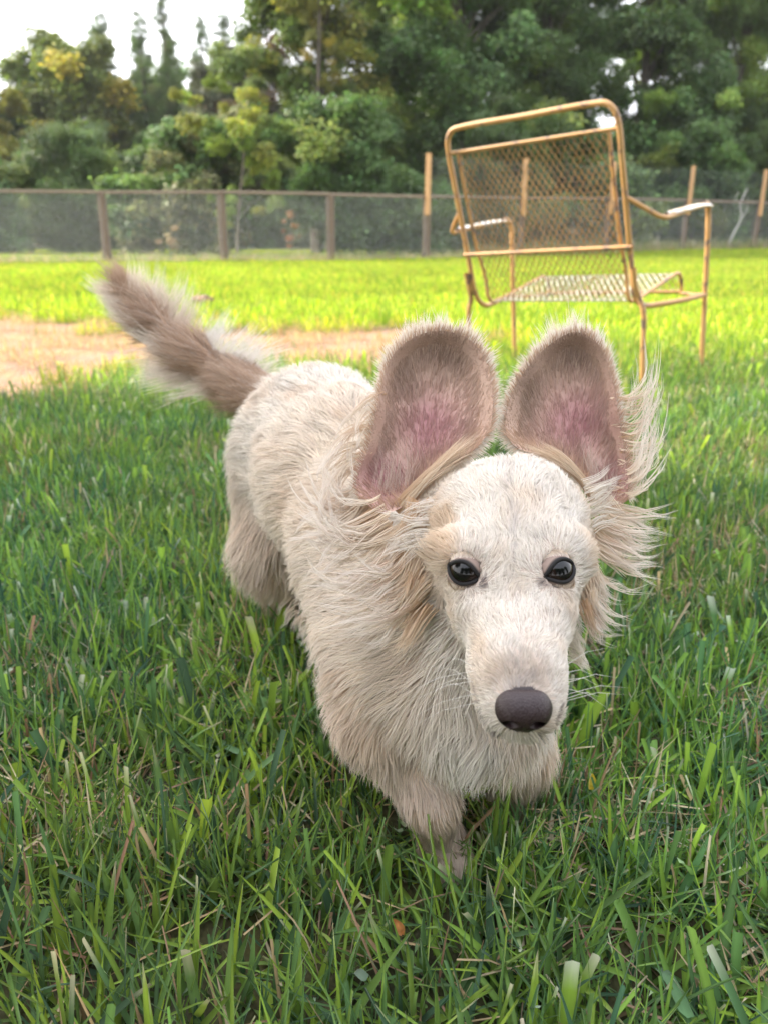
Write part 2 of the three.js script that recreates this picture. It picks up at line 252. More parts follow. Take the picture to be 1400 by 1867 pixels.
// scrub along the wood's foot
const scrub = [[-13.5, -31, 31], [-10.6, -32, 32], [-7.8, -30, 33], [-5.2, -27, 34], [-7.6, -22, 40], [-4.6, -19.4, 41], [-.2, -19, 35], [2.4, -20.4, 36], [5.0, -21.6, 37], [7.8, -23, 38], [10.8, -24.4, 39], [13.4, -25.5, 42], [-10.4, -21, 43], [-16.5, -30, 44]];
const scrubLabels = ['low dark scrub under the far rounded tree', 'dusky thicket under the far cedars', 'dark thicket below the pointed cedars', 'dark bush behind the fence left of the sapling', 'grey-green brambles behind the rail fence', 'loose bush with pale leaves behind the wire by the sapling', 'dense green bush under the tall sunlit tree', 'dark bush behind the first tall fence post', 'dark bush seen through the chair back', 'bush behind the tall wire fence beside the chair arm', 'green bush behind the tall wire by the chair arm front', 'dark bush past the last tall fence post', 'dark brambles at the far end of the rail fence', 'dark scrub at the far end of the wood'];
scrub.forEach(([x, z, s], i) => tree('bush', scrubLabels[i], 'bush', x, z, { seed: s, leaf: ['broad', 'fine', 'big'][i % 3], leafScale: 1.15, color: [DARK, BLUE, MID][i % 3], accent: i === 5 ? [.2, .22, .09] : LIT, accentShare: i === 5 ? .5 : .1, crownName: 'foliage', crowns: [[0, 1.0, 0, 1.9, 1.1, 1.1, 36, 80], [(i % 2 - .5) * 1.4, 2.3, -.4, 1.6, 1.1, 1.0, 22, 80]], flat: .85, lobe: 1.5 }));
// undergrowth deeper in, and the mass of the wood far behind
for (let i = 0; i < 15; i++) { const x = -21 + i * 2.75, z = -35 - 4 * ((i * 7) % 3) + (x > -4 ? 6 : 0); tree('undergrowth_bush', 'dark undergrowth bush deep in the wood beyond the fence', 'bush', x, z, { seed: 200 + i, leaf: ['broad', 'fine'][i % 2], color: [DARK, BLUE][i % 2], accent: MID, accentShare: .15, crownName: 'foliage', crowns: [[0, 1.5, 0, 2.1, 1.6, 1.4, 30, 80], [0, 3.4, 0, 1.8, 1.5, 1.3, 22, 80]], lobe: 1.5 }, 'undergrowth deep in the wood'); }
{
  const r = rng(300), far = new THREE.Group(); far.name = 'far_wood'; far.userData = { kind: 'stuff', label: 'dense mass of far woodland behind the trees', category: 'woodland' }; scene.add(far);
  LEAF.big.forEach(g => { const im = new THREE.InstancedMesh(g, leafMat, 170), M = new THREE.Matrix4(); for (let i = 0; i < 170; i++) { const x = (r() * 2 - 1) * 46, s = mix(1.4, 2.6, r()); M.compose(V(x, mix(.3, 6.2 + 1.2 * n2(x * .2, 3), Math.pow(r(), .8)), -56 - r() * 8), new THREE.Quaternion().setFromEuler(new THREE.Euler(0, r() * 6.28, 0)), V(s, s * .8, s)); im.setMatrixAt(i, M); im.setColorAt(i, new THREE.Color().setRGB(...jit(DARK, .4, r))); } im.name = 'far_bough'; im.userData = { kind: 'stuff' }; im.castShadow = im.receiveShadow = true; far.add(im); });
}
// the tree beside the photographer whose shade covers the near grass
tree('shade_tree', 'broad leafy tree shading the near grass', 'tree', -7.6, -1.9, { seed: 60, leaf: 'big', leafScale: 1.6, color: MID, trunk: [5.2, .24], limbs: 20, crowns: [[.2, 5.6, -.15, 3.2, 3.0, 3.4, 46, 80]], lobe: 1.1 });

// trees behind the photographer: dark in the dog's eyes, they leave its front to the light from above
[[-5.5, 6.5, 71], [-1.6, 7.6, 72], [2.4, 7.0, 73], [6.2, 6.2, 74], [9.2, 2.6, 75]].forEach(([x, z, s], i) => tree('garden_tree', ['broad leafy tree at the back of the lawn beside the shade tree', 'tall leafy tree straight behind the photographer', 'dark leafy tree behind the photographer by the tall one', 'leafy tree at the back corner of the lawn', 'leafy tree at the side of the lawn'][i], 'tree', x, z, { seed: s, leaf: 'big', color: MID, trunk: [5.5, .2], limbs: 10, crowns: [[0, 5.2, 0, 2.5, 2.4, 1.8, 40, 80], [0, 2.2, 0, 2.5, 1.9, 1.5, 34, 80]], lobe: 1.25 }));

// ------------------------------------------------------------------ fence
{
  const posts = [[-12.9, -12.9], [-10.85, -13.3], [-8.8, -13.7], [-6.75, -14.1], [-4.76, -14.54], [-2.83, -14.96], [-.97, -15.49], [.81, -16.44], [2.86, -17.8], [5.02, -19.2], [7.25, -20.6], [9.5, -21.8], [11.7, -23], [13.9, -24.2], [16.1, -25.4]];
  const t = thing('fence', 'weathered wooden rail fence with wire netting and taller posts on one stretch', 'fence', [0, 0, 0]);
  const grain = (a, b, seed) => canvasTex(128, (u, v) => { const g = wrapNoise(u, v * .15, 60, seed) * .6 + wrapNoise(u, v, 90, seed + 3) * .4, k = g * 1.3 - .15; return [0, 1, 2].map(i => mix(a[i], b[i], k)); });
  const old = new THREE.MeshStandardMaterial({ map: grain([.28, .23, .19], [.52, .44, .37], 1), roughness: .9 }), fresh = new THREE.MeshStandardMaterial({ map: grain([.62, .45, .30], [.82, .66, .47], 2), roughness: .85 });
  const railMat = new THREE.MeshStandardMaterial({ map: grain([.36, .31, .27], [.60, .53, .46], 4), roughness: .9 });
  const wire = new THREE.MeshStandardMaterial({ color: new THREE.Color().setRGB(.72, .72, .70), metalness: .15, roughness: .5 }), dull = new THREE.MeshStandardMaterial({ color: new THREE.Color().setRGB(.2, .22, .22), metalness: .4, roughness: .6 });
  const beam = (len, w, d) => { const s = new THREE.Shape(); const b = .006; s.moveTo(-w / 2 + b, -d / 2); s.lineTo(w / 2 - b, -d / 2); s.lineTo(w / 2, -d / 2 + b); s.lineTo(w / 2, d / 2 - b); s.lineTo(w / 2 - b, d / 2); s.lineTo(-w / 2 + b, d / 2); s.lineTo(-w / 2, d / 2 - b); s.lineTo(-w / 2, -d / 2 + b); const g = new THREE.ExtrudeGeometry(s, { depth: len, bevelEnabled: true, bevelSize: .004, bevelThickness: .004, bevelSegments: 1, curveSegments: 1 }); g.rotateX(-Math.PI / 2); return g; };
  const r = rng(5), Q = posts.map(([x, z]) => V(x, groundH(x, z), z));
  Q.forEach((p, i) => {
    const m = part('post', beam(1.19 + (i % 3) * .015, .125, .095), old, t); m.position.copy(p); m.position.y -= .02; m.rotation.set((r() - .5) * .02, -.35 + (r() - .5) * .2, (r() - .5) * .025);
    if (i >= 7) { const m2 = part('tall_post', beam(1.07, .085, .05), fresh, t); m2.position.set(p.x + .012, p.y + .86, p.z + .105); m2.rotation.set((r() - .5) * .015, -.35, (r() - .5) * .02); m2.userData.label = 'pale new timber extension post'; }
  });
  for (let i = 0; i < Q.length - 1; i++) {
    const a = Q[i], b = Q[i + 1], d = b.clone().sub(a), L = d.length(), yaw = Math.atan2(-d.z, d.x), pl = (u, h, o) => a.clone().addScaledVector(d, u / L).add(V(Math.sin(yaw) * o, h, Math.cos(yaw) * o));
    const g = beam(L - .012, .045, .105); g.rotateZ(-Math.PI / 2); const m = part('rail', g, railMat, t); m.position.copy(a).add(V(0, 1.185, 0)); m.rotation.set(0, yaw, Math.atan2(d.y, Math.hypot(d.x, d.z)) + (r() - .5) * .006, 'YXZ'); m.position.y += (r() - .5) * .012;
    const w = new Wires(), h = 1.13, c = .074, off = .055;
    for (let s = -h; s < L; s += c) for (const sg of [1, -1]) {
      let u0 = s, v0 = 0, u1 = s + h, v1 = h; if (u0 < 0) { v0 = -u0; u0 = 0; } if (u1 > L) { v1 = h - (u1 - L); u1 = L; } if (v1 <= v0) continue;
      const f = u => sg > 0 ? u : L - u; w.add(pl(f(u0), .02 + v0, off), pl(f(u1), .02 + v1, off), .0015);
    }
    part('wire_netting', w.geometry(), wire, t, { kind: 'stuff' });
    if (i >= 7) {
      const k = new Wires(); for (let u = .03; u < L; u += .05) k.add(pl(u, 1.16, .135), pl(u, 1.88, .135), .0016); for (let v = 1.2; v <= 1.88; v += .1) k.add(pl(0, v, .1365), pl(L, v, .1365), .0014);
      part('wire_grid', k.geometry(), dull, t, { kind: 'stuff' });
    }
  }
  // rank grass along the fence foot
  const rk = rng(31), geos = [0, 1, 2, 3].map(() => bladeGeo(Array.from({ length: 12 }, () => ({ x: (rk() - .5) * .22, z: (rk() - .5) * .16, len: mix(.12, .42, rk() * rk()), w: mix(.004, .010, rk()), az: rk() * 6.28, lean: rk() * .4, bend: rk() * .9, cut: false, seg: 3, col: jit(rk() < .55 ? STRAW[rk() * 3 | 0] : GREENS[rk() * 7 | 0], .25, rk) }))));
  const rank = new THREE.Group(); rank.name = 'rank_grass'; rank.userData = { kind: 'stuff', label: 'tall dry grass and weeds along the fence foot', category: 'grass' }; scene.add(rank);
  geos.forEach(g => { const im = new THREE.InstancedMesh(g, grassMat, 950), M = new THREE.Matrix4(); for (let i = 0; i < 950; i++) { const s = rk() * (Q.length - 1), j = Math.floor(s), p = Q[j].clone().lerp(Q[j + 1], s - j), o = -.5 + rk() * .75 - (rk() < .3 ? rk() : 0), k = mix(.5, 1.3, rk()) * (s > 7.5 ? 1.25 : .85); M.compose(V(p.x + o * .3, groundH(p.x, p.z), p.z + o), new THREE.Quaternion().setFromEuler(new THREE.Euler(0, rk() * 6.28, 0)), V(k, k, k)); im.setMatrixAt(i, M); } im.name = 'rank_grass_tuft'; im.userData = { kind: 'stuff' }; im.castShadow = im.receiveShadow = true; rank.add(im); });
  // weeds that stand by the wire
  const weed = (label, x, z, h, col, acc, seed) => tree('weed', label, 'plant', x, z, { seed, leaf: 'fine', leafScale: .55, color: col, accent: acc, accentShare: .4, crownName: 'foliage', trunk: [h * .8, .012, .05], limbs: 6, crowns: [[0, h * .6, 0, .28, h * .4, .25, 10, 16]] });
  weed('russet brown weed standing behind the netting', -1.75, -15.9, 1.0, [.25, .13, .06], [.3, .16, .06], 81);
  weed('pale dry weed stalk by the netting', -3.9, -15.4, .75, [.3, .22, .12], [.34, .28, .14], 82);
  weed('greyish seeding weed at the foot of the tall wire fence', 4.3, -19.2, .7, [.22, .2, .12], [.15, .18, .05], 83);
  weed('leafy green weed at the foot of the tall wire fence', 6.3, -20.5, .6, [.13, .18, .05], [.2, .2, .08], 84);
  const st = thing('dead_stem', 'pale crooked dead stem beside the last tall fence post', 'stem', [9.05, groundH(9.05, -21.7), -21.75]);
  const sm = new THREE.MeshStandardMaterial({ color: new THREE.Color().setRGB(.5, .47, .44), roughness: .9 });
  part('stalk', taper([V(-.28, -.02, 0), V(-.12, .45, 0), V(.02, .8, 0), V(-.05, 1.15, 0), V(.08, 1.5, 0)], .03, .012), sm, st); part('side_shoot', taper([V(.01, .78, 0), V(.12, 1.0, .03), V(.1, 1.3, .02)], .016, .006), sm, st); part('side_shoot', taper([V(-.04, 1.12, 0), V(-.2, 1.25, .02), V(-.16, 1.42, .05)], .014, .006), sm, st);
}
// ------------------------------------------------------------------ garden chair
{
  const t = thing('garden_chair', 'rusty orange metal garden chair with diamond mesh back and seat', 'chair', [.569, -.024, -2.748]);
  t.quaternion.setFromAxisAngle(V(0, 0, 1), .07).multiply(new THREE.Quaternion().setFromAxisAngle(V(0, 1, 0), -.732)); t.updateMatrixWorld(true);
  const P = (a, h, d) => V(a, h, -d);
  const foot = (a, d) => { const w = P(a, 0, d).applyMatrix4(t.matrixWorld), k = V(0, 1, 0).applyQuaternion(t.quaternion).y; return (groundH(w.x, w.z) - .012 - w.y) / k; };
  const paint = new THREE.MeshStandardMaterial({ vertexColors: true, roughness: .48 });
  const coat = g => paintVertices(g, (x, y, z) => { const n = n3(x * 16, y * 16, z * 16) * .55 + n3(x * 60, y * 60, z * 60) * .35 + n3(x * 150, y * 150, z * 150) * .2, m = .5 + .5 * n3(x * 7 + 5, y * 7, z * 7); return n > .40 ? [.15, .10, .075] : n > .26 ? [.30, .16, .085] : [mix(.42, .50, m), mix(.22, .28, m), mix(.07, .115, m)]; });
  const b = .298, up = h => -.14 * (h - .33) / .53;
  const half = s => [P(s * .375, .300, .352), P(s * .362, .296, .25), P(s * .325, .293, .14), P(s * .302, .298, .055), P(s * b, .322, .012), P(s * b, .36, up(.36)), P(s * b, .46, up(.46)), P(s * b, .6, up(.6)), P(s * b, .72, up(.72)), P(s * b, .795, up(.795)), P(s * b * .975, .838, up(.838)), P(s * b * .90, .861, up(.861)), P(s * b * .78, .866, up(.866))];
  part('back_frame', coat(tube([...half(1), P(0, .866, up(.866)), ...half(-1).reverse()], .0088, 10, false, 260)), paint, t);
  part('upper_crossbar', coat(tube([P(-b, .797, up(.797)), P(0, .797, up(.797)), P(b, .797, up(.797))], .0062, 8, false, 50)), paint, t);
  part('lower_crossbar', coat(tube([P(-b - .012, .477, up(.477) - .006), P(0, .477, up(.477) - .006), P(b + .012, .477, up(.477) - .006)], .0068, 8, false, 50)), paint, t);
  for (const s of [1, -1]) {
    part('rear_leg', coat(tube([P(s * (b + .012), .415, up(.415) - .014), P(s * (b + .012), .36, up(.36) - .012), P(s * (b + .018), .325, -.004), P(s * .330, .285, -.002), P(s * .332, .2, 0), P(s * .334, foot(s * .334, 0), .002)], .0088, 10, false, 60)), paint, t);
    part('front_leg', coat(tube([P(s * .377, foot(s * .377, .36), .36), P(s * .377, .3, .357), P(s * .376, .5, .354), P(s * .375, .552, .352), P(s * .377, .580, .337), P(s * .379, .584, .30)], .0088, 10, false, 60)), paint, t);
    const arm = part('armrest', coat(tube([P(s * .379, .580, .315), P(s * .385, .575, .22), P(s * .388, .560, .08), P(s * .386, .553, .005), P(s * .376, .558, -.018), P(s * .345, .582, -.045), P(s * b, .617, up(.617))], .0072, 8, false, 60)), paint, t);
    // the flattened, worn pad of the arm, sky gloss painted into its grey
    const pts = [], N = 14; for (let i = 0; i <= N; i++) { const u = i / N, d = mix(.345, .02, u), w = .024 * Math.pow(Math.sin(Math.PI * clamp(u * .86 + .1)), .6); pts.push([d, w, mix(.592, .566, u) - .012 * Math.pow(1 - u, 6)]); }
    const p = [], ix = []; for (const [d, w, h] of pts) for (const [k, y] of [[-1, -.006], [-.6, .0], [0, .0035], [.6, .0], [1, -.006], [.6, -.008], [0, -.007], [-.6, -.008]]) { const q = P(s * .382 + k * w, h + y, d); p.push(q.x, q.y, q.z); }
    for (let i = 0; i < N; i++) for (let k = 0; k < 8; k++) { const a = i * 8 + k, c = i * 8 + (k + 1) % 8; ix.push(a, c, a + 8, c, c + 8, a + 8); }
    const g = new THREE.BufferGeometry(); g.setAttribute('position', new THREE.Float32BufferAttribute(p, 3)); g.setIndex(ix); g.computeVertexNormals();
    const pad = part('arm_pad', paintVertices(g, (x, y, z) => n3(x * 40, y * 40, z * 40) > .1 ? [.5, .33, .16] : [.52, .50, .47]), new THREE.MeshStandardMaterial({ vertexColors: true, roughness: .34, metalness: .25 }), arm); pad.userData.label = 'worn grey arm pad with sky sheen painted in';
  }
  // one sheet of expanded metal for back and seat
  const prof = new THREE.CatmullRomCurve3([P(0, .797, up(.797) + .004), P(0, .65, up(.65) + .006), P(0, .50, up(.5) + .012), P(0, .40, .012), P(0, .335, .026), P(0, .312, .045), P(0, .312, .075), P(0, .332, .2), P(0, .358, .33), P(0, .368, .385), P(0, .362, .415), P(0, .335, .432), P(0, .302, .434)], false, 'centripetal'), Ls = prof.getLength(), sl = u => prof.getPointAt(clamp(u / Ls));
  const cut = .505, hw = .264, cw = .0226, cl = .0345;
  const sheet = (s0, s1) => { const w = new Wires(), nj = Math.round((s1 - s0) / (cl / 2)), ni = Math.round(2 * hw / (cw / 2)); for (let j = 0; j < nj; j++) for (let i = j % 2; i <= ni; i += 2) for (const k of [-1, 1]) { if (i + k < 0 || i + k > ni) continue; const A = sl(s0 + j * cl / 2), B = sl(s0 + (j + 1) * cl / 2); A.x = -hw + i * cw / 2; B.x = -hw + (i + k) * cw / 2; w.add(A, B, .0015); } return w.geometry(); };
  part('back_mesh', coat(sheet(0, cut)), paint, t, { kind: 'stuff' }); part('seat_mesh', paintVertices(sheet(cut, Ls), (x, y, z) => n3(x * 30, y * 30, z * 30) > .35 ? [.42, .26, .13] : [.62, .57, .50]), paint, t, { kind: 'stuff' });  // seat mesh: whitish sky reflection painted into its colour
  for (const s of [1, -1]) { const q = []; for (let i = 0; i <= 40; i++) { const v = sl(Ls * i / 40); v.x = s * hw; q.push(v); } part('panel_rod', coat(tube(q, .0062, 8, false, 130)), paint, t); }
  const e = sl(Ls * .999); part('seat_front_rod', coat(tube([V(-hw, e.y, e.z), V(0, e.y, e.z), V(hw, e.y, e.z)], .006, 8, false, 30)), paint, t);
  for (const s of [1, -1]) part('seat_tie', coat(tube([V(s * hw, e.y - .004, e.z), P(s * .32, .296, .40), P(s * .375, .300, .352)], .0065, 8, false, 20)), paint, t);
}
// ------------------------------------------------------------------ dog
// signed distance of a tapered round bone, bones joined with a smooth minimum, meshed with surface nets
const bone = (a, b, ra, rb, o = {}) => ({ a, b, ra, rb, d: b.clone().sub(a), l2: Math.max(1e-9, b.distanceToSquared(a)), ...o });
function boneDist(q, x, y, z) { const ax = x - q.a.x, ay = y - q.a.y, az = z - q.a.z, t = clamp((ax * q.d.x + ay * q.d.y + az * q.d.z) / q.l2), ex = ax - q.d.x * t, ey = ay - q.d.y * t, ez = az - q.d.z * t; return Math.sqrt(ex * ex + ey * ey + ez * ez) - (q.ra + (q.rb - q.ra) * t); }
const smin = (a, b, k) => { const h = Math.max(k - Math.abs(a - b), 0) / k; return Math.min(a, b) - h * h * k * .25; };
function field(bones, k) { return (x, y, z) => { let d = 9; for (const q of bones) d = smin(d, boneDist(q, x, y, z), q.k ?? k); return d; }; }
function surfaceNet(sdf, lo, hi, cell) {
  const nx = Math.ceil((hi.x - lo.x) / cell) + 1, ny = Math.ceil((hi.y - lo.y) / cell) + 1, nz = Math.ceil((hi.z - lo.z) / cell) + 1, f = new Float32Array(nx * ny * nz), id = (i, j, k) => (k * ny + j) * nx + i;
  for (let k = 0; k < nz; k++) for (let j = 0; j < ny; j++) for (let i = 0; i < nx; i++) f[id(i, j, k)] = sdf(lo.x + i * cell, lo.y + j * cell, lo.z + k * cell);
  const vert = new Int32Array(nx * ny * nz).fill(-1), p = [], ix = [];
  const C = [[0, 0, 0], [1, 0, 0], [0, 1, 0], [1, 1, 0], [0, 0, 1], [1, 0, 1], [0, 1, 1], [1, 1, 1]], E = [[0, 1], [2, 3], [4, 5], [6, 7], [0, 2], [1, 3], [4, 6], [5, 7], [0, 4], [1, 5], [2, 6], [3, 7]];
  for (let k = 0; k < nz - 1; k++) for (let j = 0; j < ny - 1; j++) for (let i = 0; i < nx - 1; i++) {
    let sx = 0, sy = 0, sz = 0, n = 0;
    for (const [a, b] of E) { const A = C[a], B = C[b], fa = f[id(i + A[0], j + A[1], k + A[2])], fb = f[id(i + B[0], j + B[1], k + B[2])]; if (fa < 0 !== fb < 0) { const t = fa / (fa - fb); sx += A[0] + (B[0] - A[0]) * t; sy += A[1] + (B[1] - A[1]) * t; sz += A[2] + (B[2] - A[2]) * t; n++; } }
    if (n) { vert[id(i, j, k)] = p.length / 3; p.push(lo.x + (i + sx / n) * cell, lo.y + (j + sy / n) * cell, lo.z + (k + sz / n) * cell); }
  }
  const quad = (a, b, c, d, flip) => { if (a < 0 || b < 0 || c < 0 || d < 0) return; flip ? ix.push(a, c, b, a, d, c) : ix.push(a, b, c, a, c, d); };
  for (let k = 1; k < nz - 1; k++) for (let j = 1; j < ny - 1; j++) for (let i = 1; i < nx - 1; i++) {
    const s = f[id(i, j, k)] < 0;
    if (s !== f[id(i + 1, j, k)] < 0) quad(vert[id(i, j - 1, k - 1)], vert[id(i, j, k - 1)], vert[id(i, j, k)], vert[id(i, j - 1, k)], !s);
    if (s !== f[id(i, j + 1, k)] < 0) quad(vert[id(i - 1, j, k - 1)], vert[id(i - 1, j, k)], vert[id(i, j, k)], vert[id(i, j, k - 1)], !s);
    if (s !== f[id(i, j, k + 1)] < 0) quad(vert[id(i - 1, j - 1, k)], vert[id(i, j - 1, k)], vert[id(i, j, k)], vert[id(i - 1, j, k)], !s);
  }
  const g = new THREE.BufferGeometry(), e = cell * .5, nr = new Float32Array(p.length);
  for (let i = 0; i < p.length; i += 3) { const [x, y, z] = [p[i], p[i + 1], p[i + 2]], v = V(sdf(x + e, y, z) - sdf(x - e, y, z), sdf(x, y + e, z) - sdf(x, y - e, z), sdf(x, y, z + e) - sdf(x, y, z - e)).normalize(); nr.set([v.x, v.y, v.z], i); }
  g.setAttribute('position', new THREE.Float32BufferAttribute(p, 3)); g.setAttribute('normal', new THREE.BufferAttribute(nr, 3)); g.setIndex(ix); return g;
}
// strands of hair as narrow tapering ribbons
class Fur {
  constructor() { this.p = []; this.n = []; this.c = []; this.i = []; this.count = 0; }
  strand(pts, w, nrm, c0, c1) {
    const k = this.p.length / 3, m = pts.length, d = V(0, 0, 0), s = V(0, 0, 0);
    for (let j = 0; j < m; j++) {
      const q = pts[j], t = j / (m - 1); d.subVectors(pts[Math.min(m - 1, j + 1)], pts[Math.max(0, j - 1)]); s.crossVectors(d, nrm).normalize();
      const ww = w * .5 * (1 - Math.pow(t, 2.2)), cr = mix(c0[0], c1[0], t), cg = mix(c0[1], c1[1], t), cb = mix(c0[2], c1[2], t);
      if (j < m - 1) { this.p.push(q.x - s.x * ww, q.y - s.y * ww, q.z - s.z * ww, q.x + s.x * ww, q.y + s.y * ww, q.z + s.z * ww); this.n.push(nrm.x - s.x * .5, nrm.y - s.y * .5, nrm.z - s.z * .5, nrm.x + s.x * .5, nrm.y + s.y * .5, nrm.z + s.z * .5); this.c.push(cr, cg, cb, cr, cg, cb); if (j) this.i.push(k + j * 2 - 2, k + j * 2 - 1, k + j * 2, k + j * 2 - 1, k + j * 2 + 1, k + j * 2); }
      else { this.p.push(q.x, q.y, q.z); this.n.push(nrm.x, nrm.y, nrm.z); this.c.push(cr, cg, cb); this.i.push(k + j * 2 - 2, k + j * 2 - 1, k + j * 2); }
    }
    this.count++;
  }
  geometry() { const g = new THREE.BufferGeometry(); g.setAttribute('position', new THREE.Float32BufferAttribute(this.p, 3)); g.setAttribute('normal', new THREE.Float32BufferAttribute(this.n, 3)); g.setAttribute('color', new THREE.Float32BufferAttribute(this.c, 3)); g.setIndex(this.i); return g; }
}
function* surfacePoints(g, n, r) {
  const p = g.attributes.position, nn = g.attributes.normal, ix = g.index.array, T = ix.length / 3, cum = new Float64Array(T), a = V(0, 0, 0), b = V(0, 0, 0), c = V(0, 0, 0), u = V(0, 0, 0), v = V(0, 0, 0); let s = 0;
  for (let t = 0; t < T; t++) { a.fromBufferAttribute(p, ix[t * 3]); b.fromBufferAttribute(p, ix[t * 3 + 1]); c.fromBufferAttribute(p, ix[t * 3 + 2]); s += u.subVectors(b, a).cross(v.subVectors(c, a)).length() / 2; cum[t] = s; }
  for (let i = 0; i < n; i++) {
    const q = r() * s; let lo = 0, hi = T - 1; while (lo < hi) { const m = lo + hi >> 1; cum[m] < q ? lo = m + 1 : hi = m; }
    let x = r(), y = r(); if (x + y > 1) { x = 1 - x; y = 1 - y; } const z = 1 - x - y, P = V(0, 0, 0), N = V(0, 0, 0);
    for (const [k, w] of [[0, z], [1, x], [2, y]]) { const e = ix[lo * 3 + k]; P.addScaledVector(u.fromBufferAttribute(p, e), w); N.addScaledVector(u.fromBufferAttribute(nn, e), w); }
    yield [P, N.normalize()];
  }
}
{
  const dog = thing('dog', 'cream long-haired dog running with its ears flying up', 'dog', [0, 0, 0]);
  const r = rng(2024), DOWN = V(0, -1, 0);
  const CREAM = [.755, .605, .45], PALE = [.81, .735, .64], TAN = [.60, .40, .245], BROWN = [.40, .245, .15];
  // --- skeleton
  const chest = W(785, 1190, .655), withers = W(735, 1005, .745), loin = W(640, 880, .86), rump = W(580, 805, .955), stern = W(878, 1292, .62), neck0 = W(905, 1030, .60), neck1 = W(800, 1060, .69);
  const rear = rump.clone().sub(chest).normalize(), back = rear.clone().add(V(0, -.35, 0)).normalize();
  const fore = [W(700, 1160, .680), W(684, 1312, .645), W(786, 1458, .634), W(806, 1545, .668)];
  const fore2 = [W(890, 1240, .69), W(935, 1365, .70), W(930, 1440, .735), W(925, 1480, .735)];
  const hind = [W(520, 850, .985), W(500, 1000, .955), W(520, 1085, 1.03), W(530, 1135, 1.085)];
  const hind2 = [W(640, 860, 1.0), W(655, 990, .97), W(670, 1060, 1.06), W(680, 1110, 1.10)];
  const tail = [W(505, 735, 1.03), W(440, 708, 1.065), W(355, 652, 1.09), W(275, 585, 1.11), W(222, 528, 1.12)];
  const bodyBones = [
    bone(neck0, neck1, .058, .074, { len: .024, flow: back, col: PALE }), bone(neck1, withers, .074, .083, { len: .024, flow: back, col: PALE }),
    bone(chest, withers, .070, .076, { len: .024, flow: back, col: CREAM }), bone(withers, loin, .080, .084, { len: .021, flow: back, col: CREAM }), bone(loin, rump, .084, .088, { len: .019, flow: rear, col: PALE }),
    bone(chest, stern, .058, .034, { len: .022, flow: V(.05, -1, .15), col: [.84, .79, .735], curl: 1.6 }), bone(neck0, stern, .042, .036, { len: .022, flow: V(.05, -1, .15), col: [.84, .79, .735], curl: 1.6 }),
    bone(fore[0], fore[1], .046, .029, { len: .013, flow: V(-.35, -.9, -.3), col: [.68, .52, .40], k: .03 }), bone(fore[1], fore[2], .029, .018, { len: .011, flow: V(.3, -.9, 0), col: [.68, .52, .41], k: .024 }), bone(fore[2], fore[3], .017, .019, { len: .008, flow: V(.2, -.9, .3), col: [.64, .485, .39], k: .02 }), bone(fore[3], fore[3].clone().add(V(.010, -.004, .020)), .019, .016, { len: .005, flow: V(0, -.5, .8), col: [.64, .485, .39], k: .015 }),
    bone(fore2[0], fore2[1], .045, .030, { len: .018, flow: V(0, -1, -.2), col: CREAM }), bone(fore2[1], fore2[2], .028, .02, { len: .012, flow: DOWN, col: CREAM, k: .025 }), bone(fore2[2], fore2[3], .02, .021, { len: .007, flow: DOWN, col: CREAM, k: .02 }),
    bone(hind[0], hind[1], .060, .042, { len: .022, flow: V(-.2, -.9, -.2), col: [.66, .51, .38] }), bone(hind[1], hind[2], .037, .020, { len: .024, flow: V(-.4, -.8, -.3), col: [.66, .51, .38], k: .03 }), bone(hind[2], hind[3], .02, .02, { len: .008, flow: DOWN, col: CREAM, k: .02 }), bone(hind[3], hind[3].clone().add(V(.01, -.01, .045)), .02, .016, { len: .006, flow: V(0, -.4, .8), col: CREAM, k: .02 }),
    bone(hind2[0], hind2[1], .062, .046, { len: .02, flow: V(.1, -.9, -.2), col: CREAM }), bone(hind2[1], hind2[2], .040, .022, { len: .018, flow: DOWN, col: CREAM, k: .03 }), bone(hind2[2], hind2[3], .02, .02, { len: .008, flow: DOWN, col: CREAM, k: .02 }), bone(hind2[3], hind2[3].clone().add(V(.01, -.01, .045)), .02, .016, { len: .006, flow: V(0, -.4, .8), col: CREAM, k: .02 }),
    ...[0, 1, 2, 3].map(i => bone(tail[i], tail[i + 1], [.031, .024, .019, .016][i], [.024, .019, .016, .009][i], { len: [.022, .026, .03, .03][i], flow: tail[i + 1].clone().sub(tail[i]).normalize(), col: BROWN, tailPart: true, k: .03 })),
  ];
  const bodySdf = field(bodyBones, .045);
  // --- head
  const nose = W(954, 1300, .4165), skull = W(930, 968, .552), brow = W(932, 1022, .528), mid = W(936, 1105, .497), lip = W(947, 1235, .4515), tip = W(952, 1283, .4345);
  const headBones = [
    bone(skull, brow, .0425, .0425), bone(W(890, 968, .56), W(960, 968, .56), .0365, .0365), bone(W(876, 1010, .567), W(890, 1105, .548), .026, .023), bone(W(980, 1010, .568), W(976, 1105, .548), .026, .023),
    bone(brow, mid, .0410, .0345), bone(mid, lip, .0345, .0225, { k: .012 }), bone(lip, tip, .0225, .0172, { k: .012 }),
    bone(W(900, 1215, .470), W(918, 1292, .446), .0132, .0104, { k: .012 }), bone(W(976, 1215, .472), W(982, 1292, .447), .0132, .0104, { k: .012 }),      // lips
    bone(W(930, 1200, .53), W(950, 1308, .462), .020, .0105, { k: .004 }),                                                                                 // lower jaw
    bone(W(818, 1005, .503), W(860, 1003, .495), .008, .008, { k: .022 }), bone(W(1002, 1002, .497), W(1044, 1006, .507), .008, .008, { k: .022 }),        // brows
    bone(skull, neck0, .046, .052), bone(neck0, neck1, .052, .072, { k: .03 }),
  ];
  const hf0 = field(headBones, .014), hit = (f, px, py) => { let z = .38; while (z < .7) { const p = W(px, py, z), d = f(p.x, p.y, p.z); if (d < .0003) break; z += d * .6; } return W(px, py, z); };
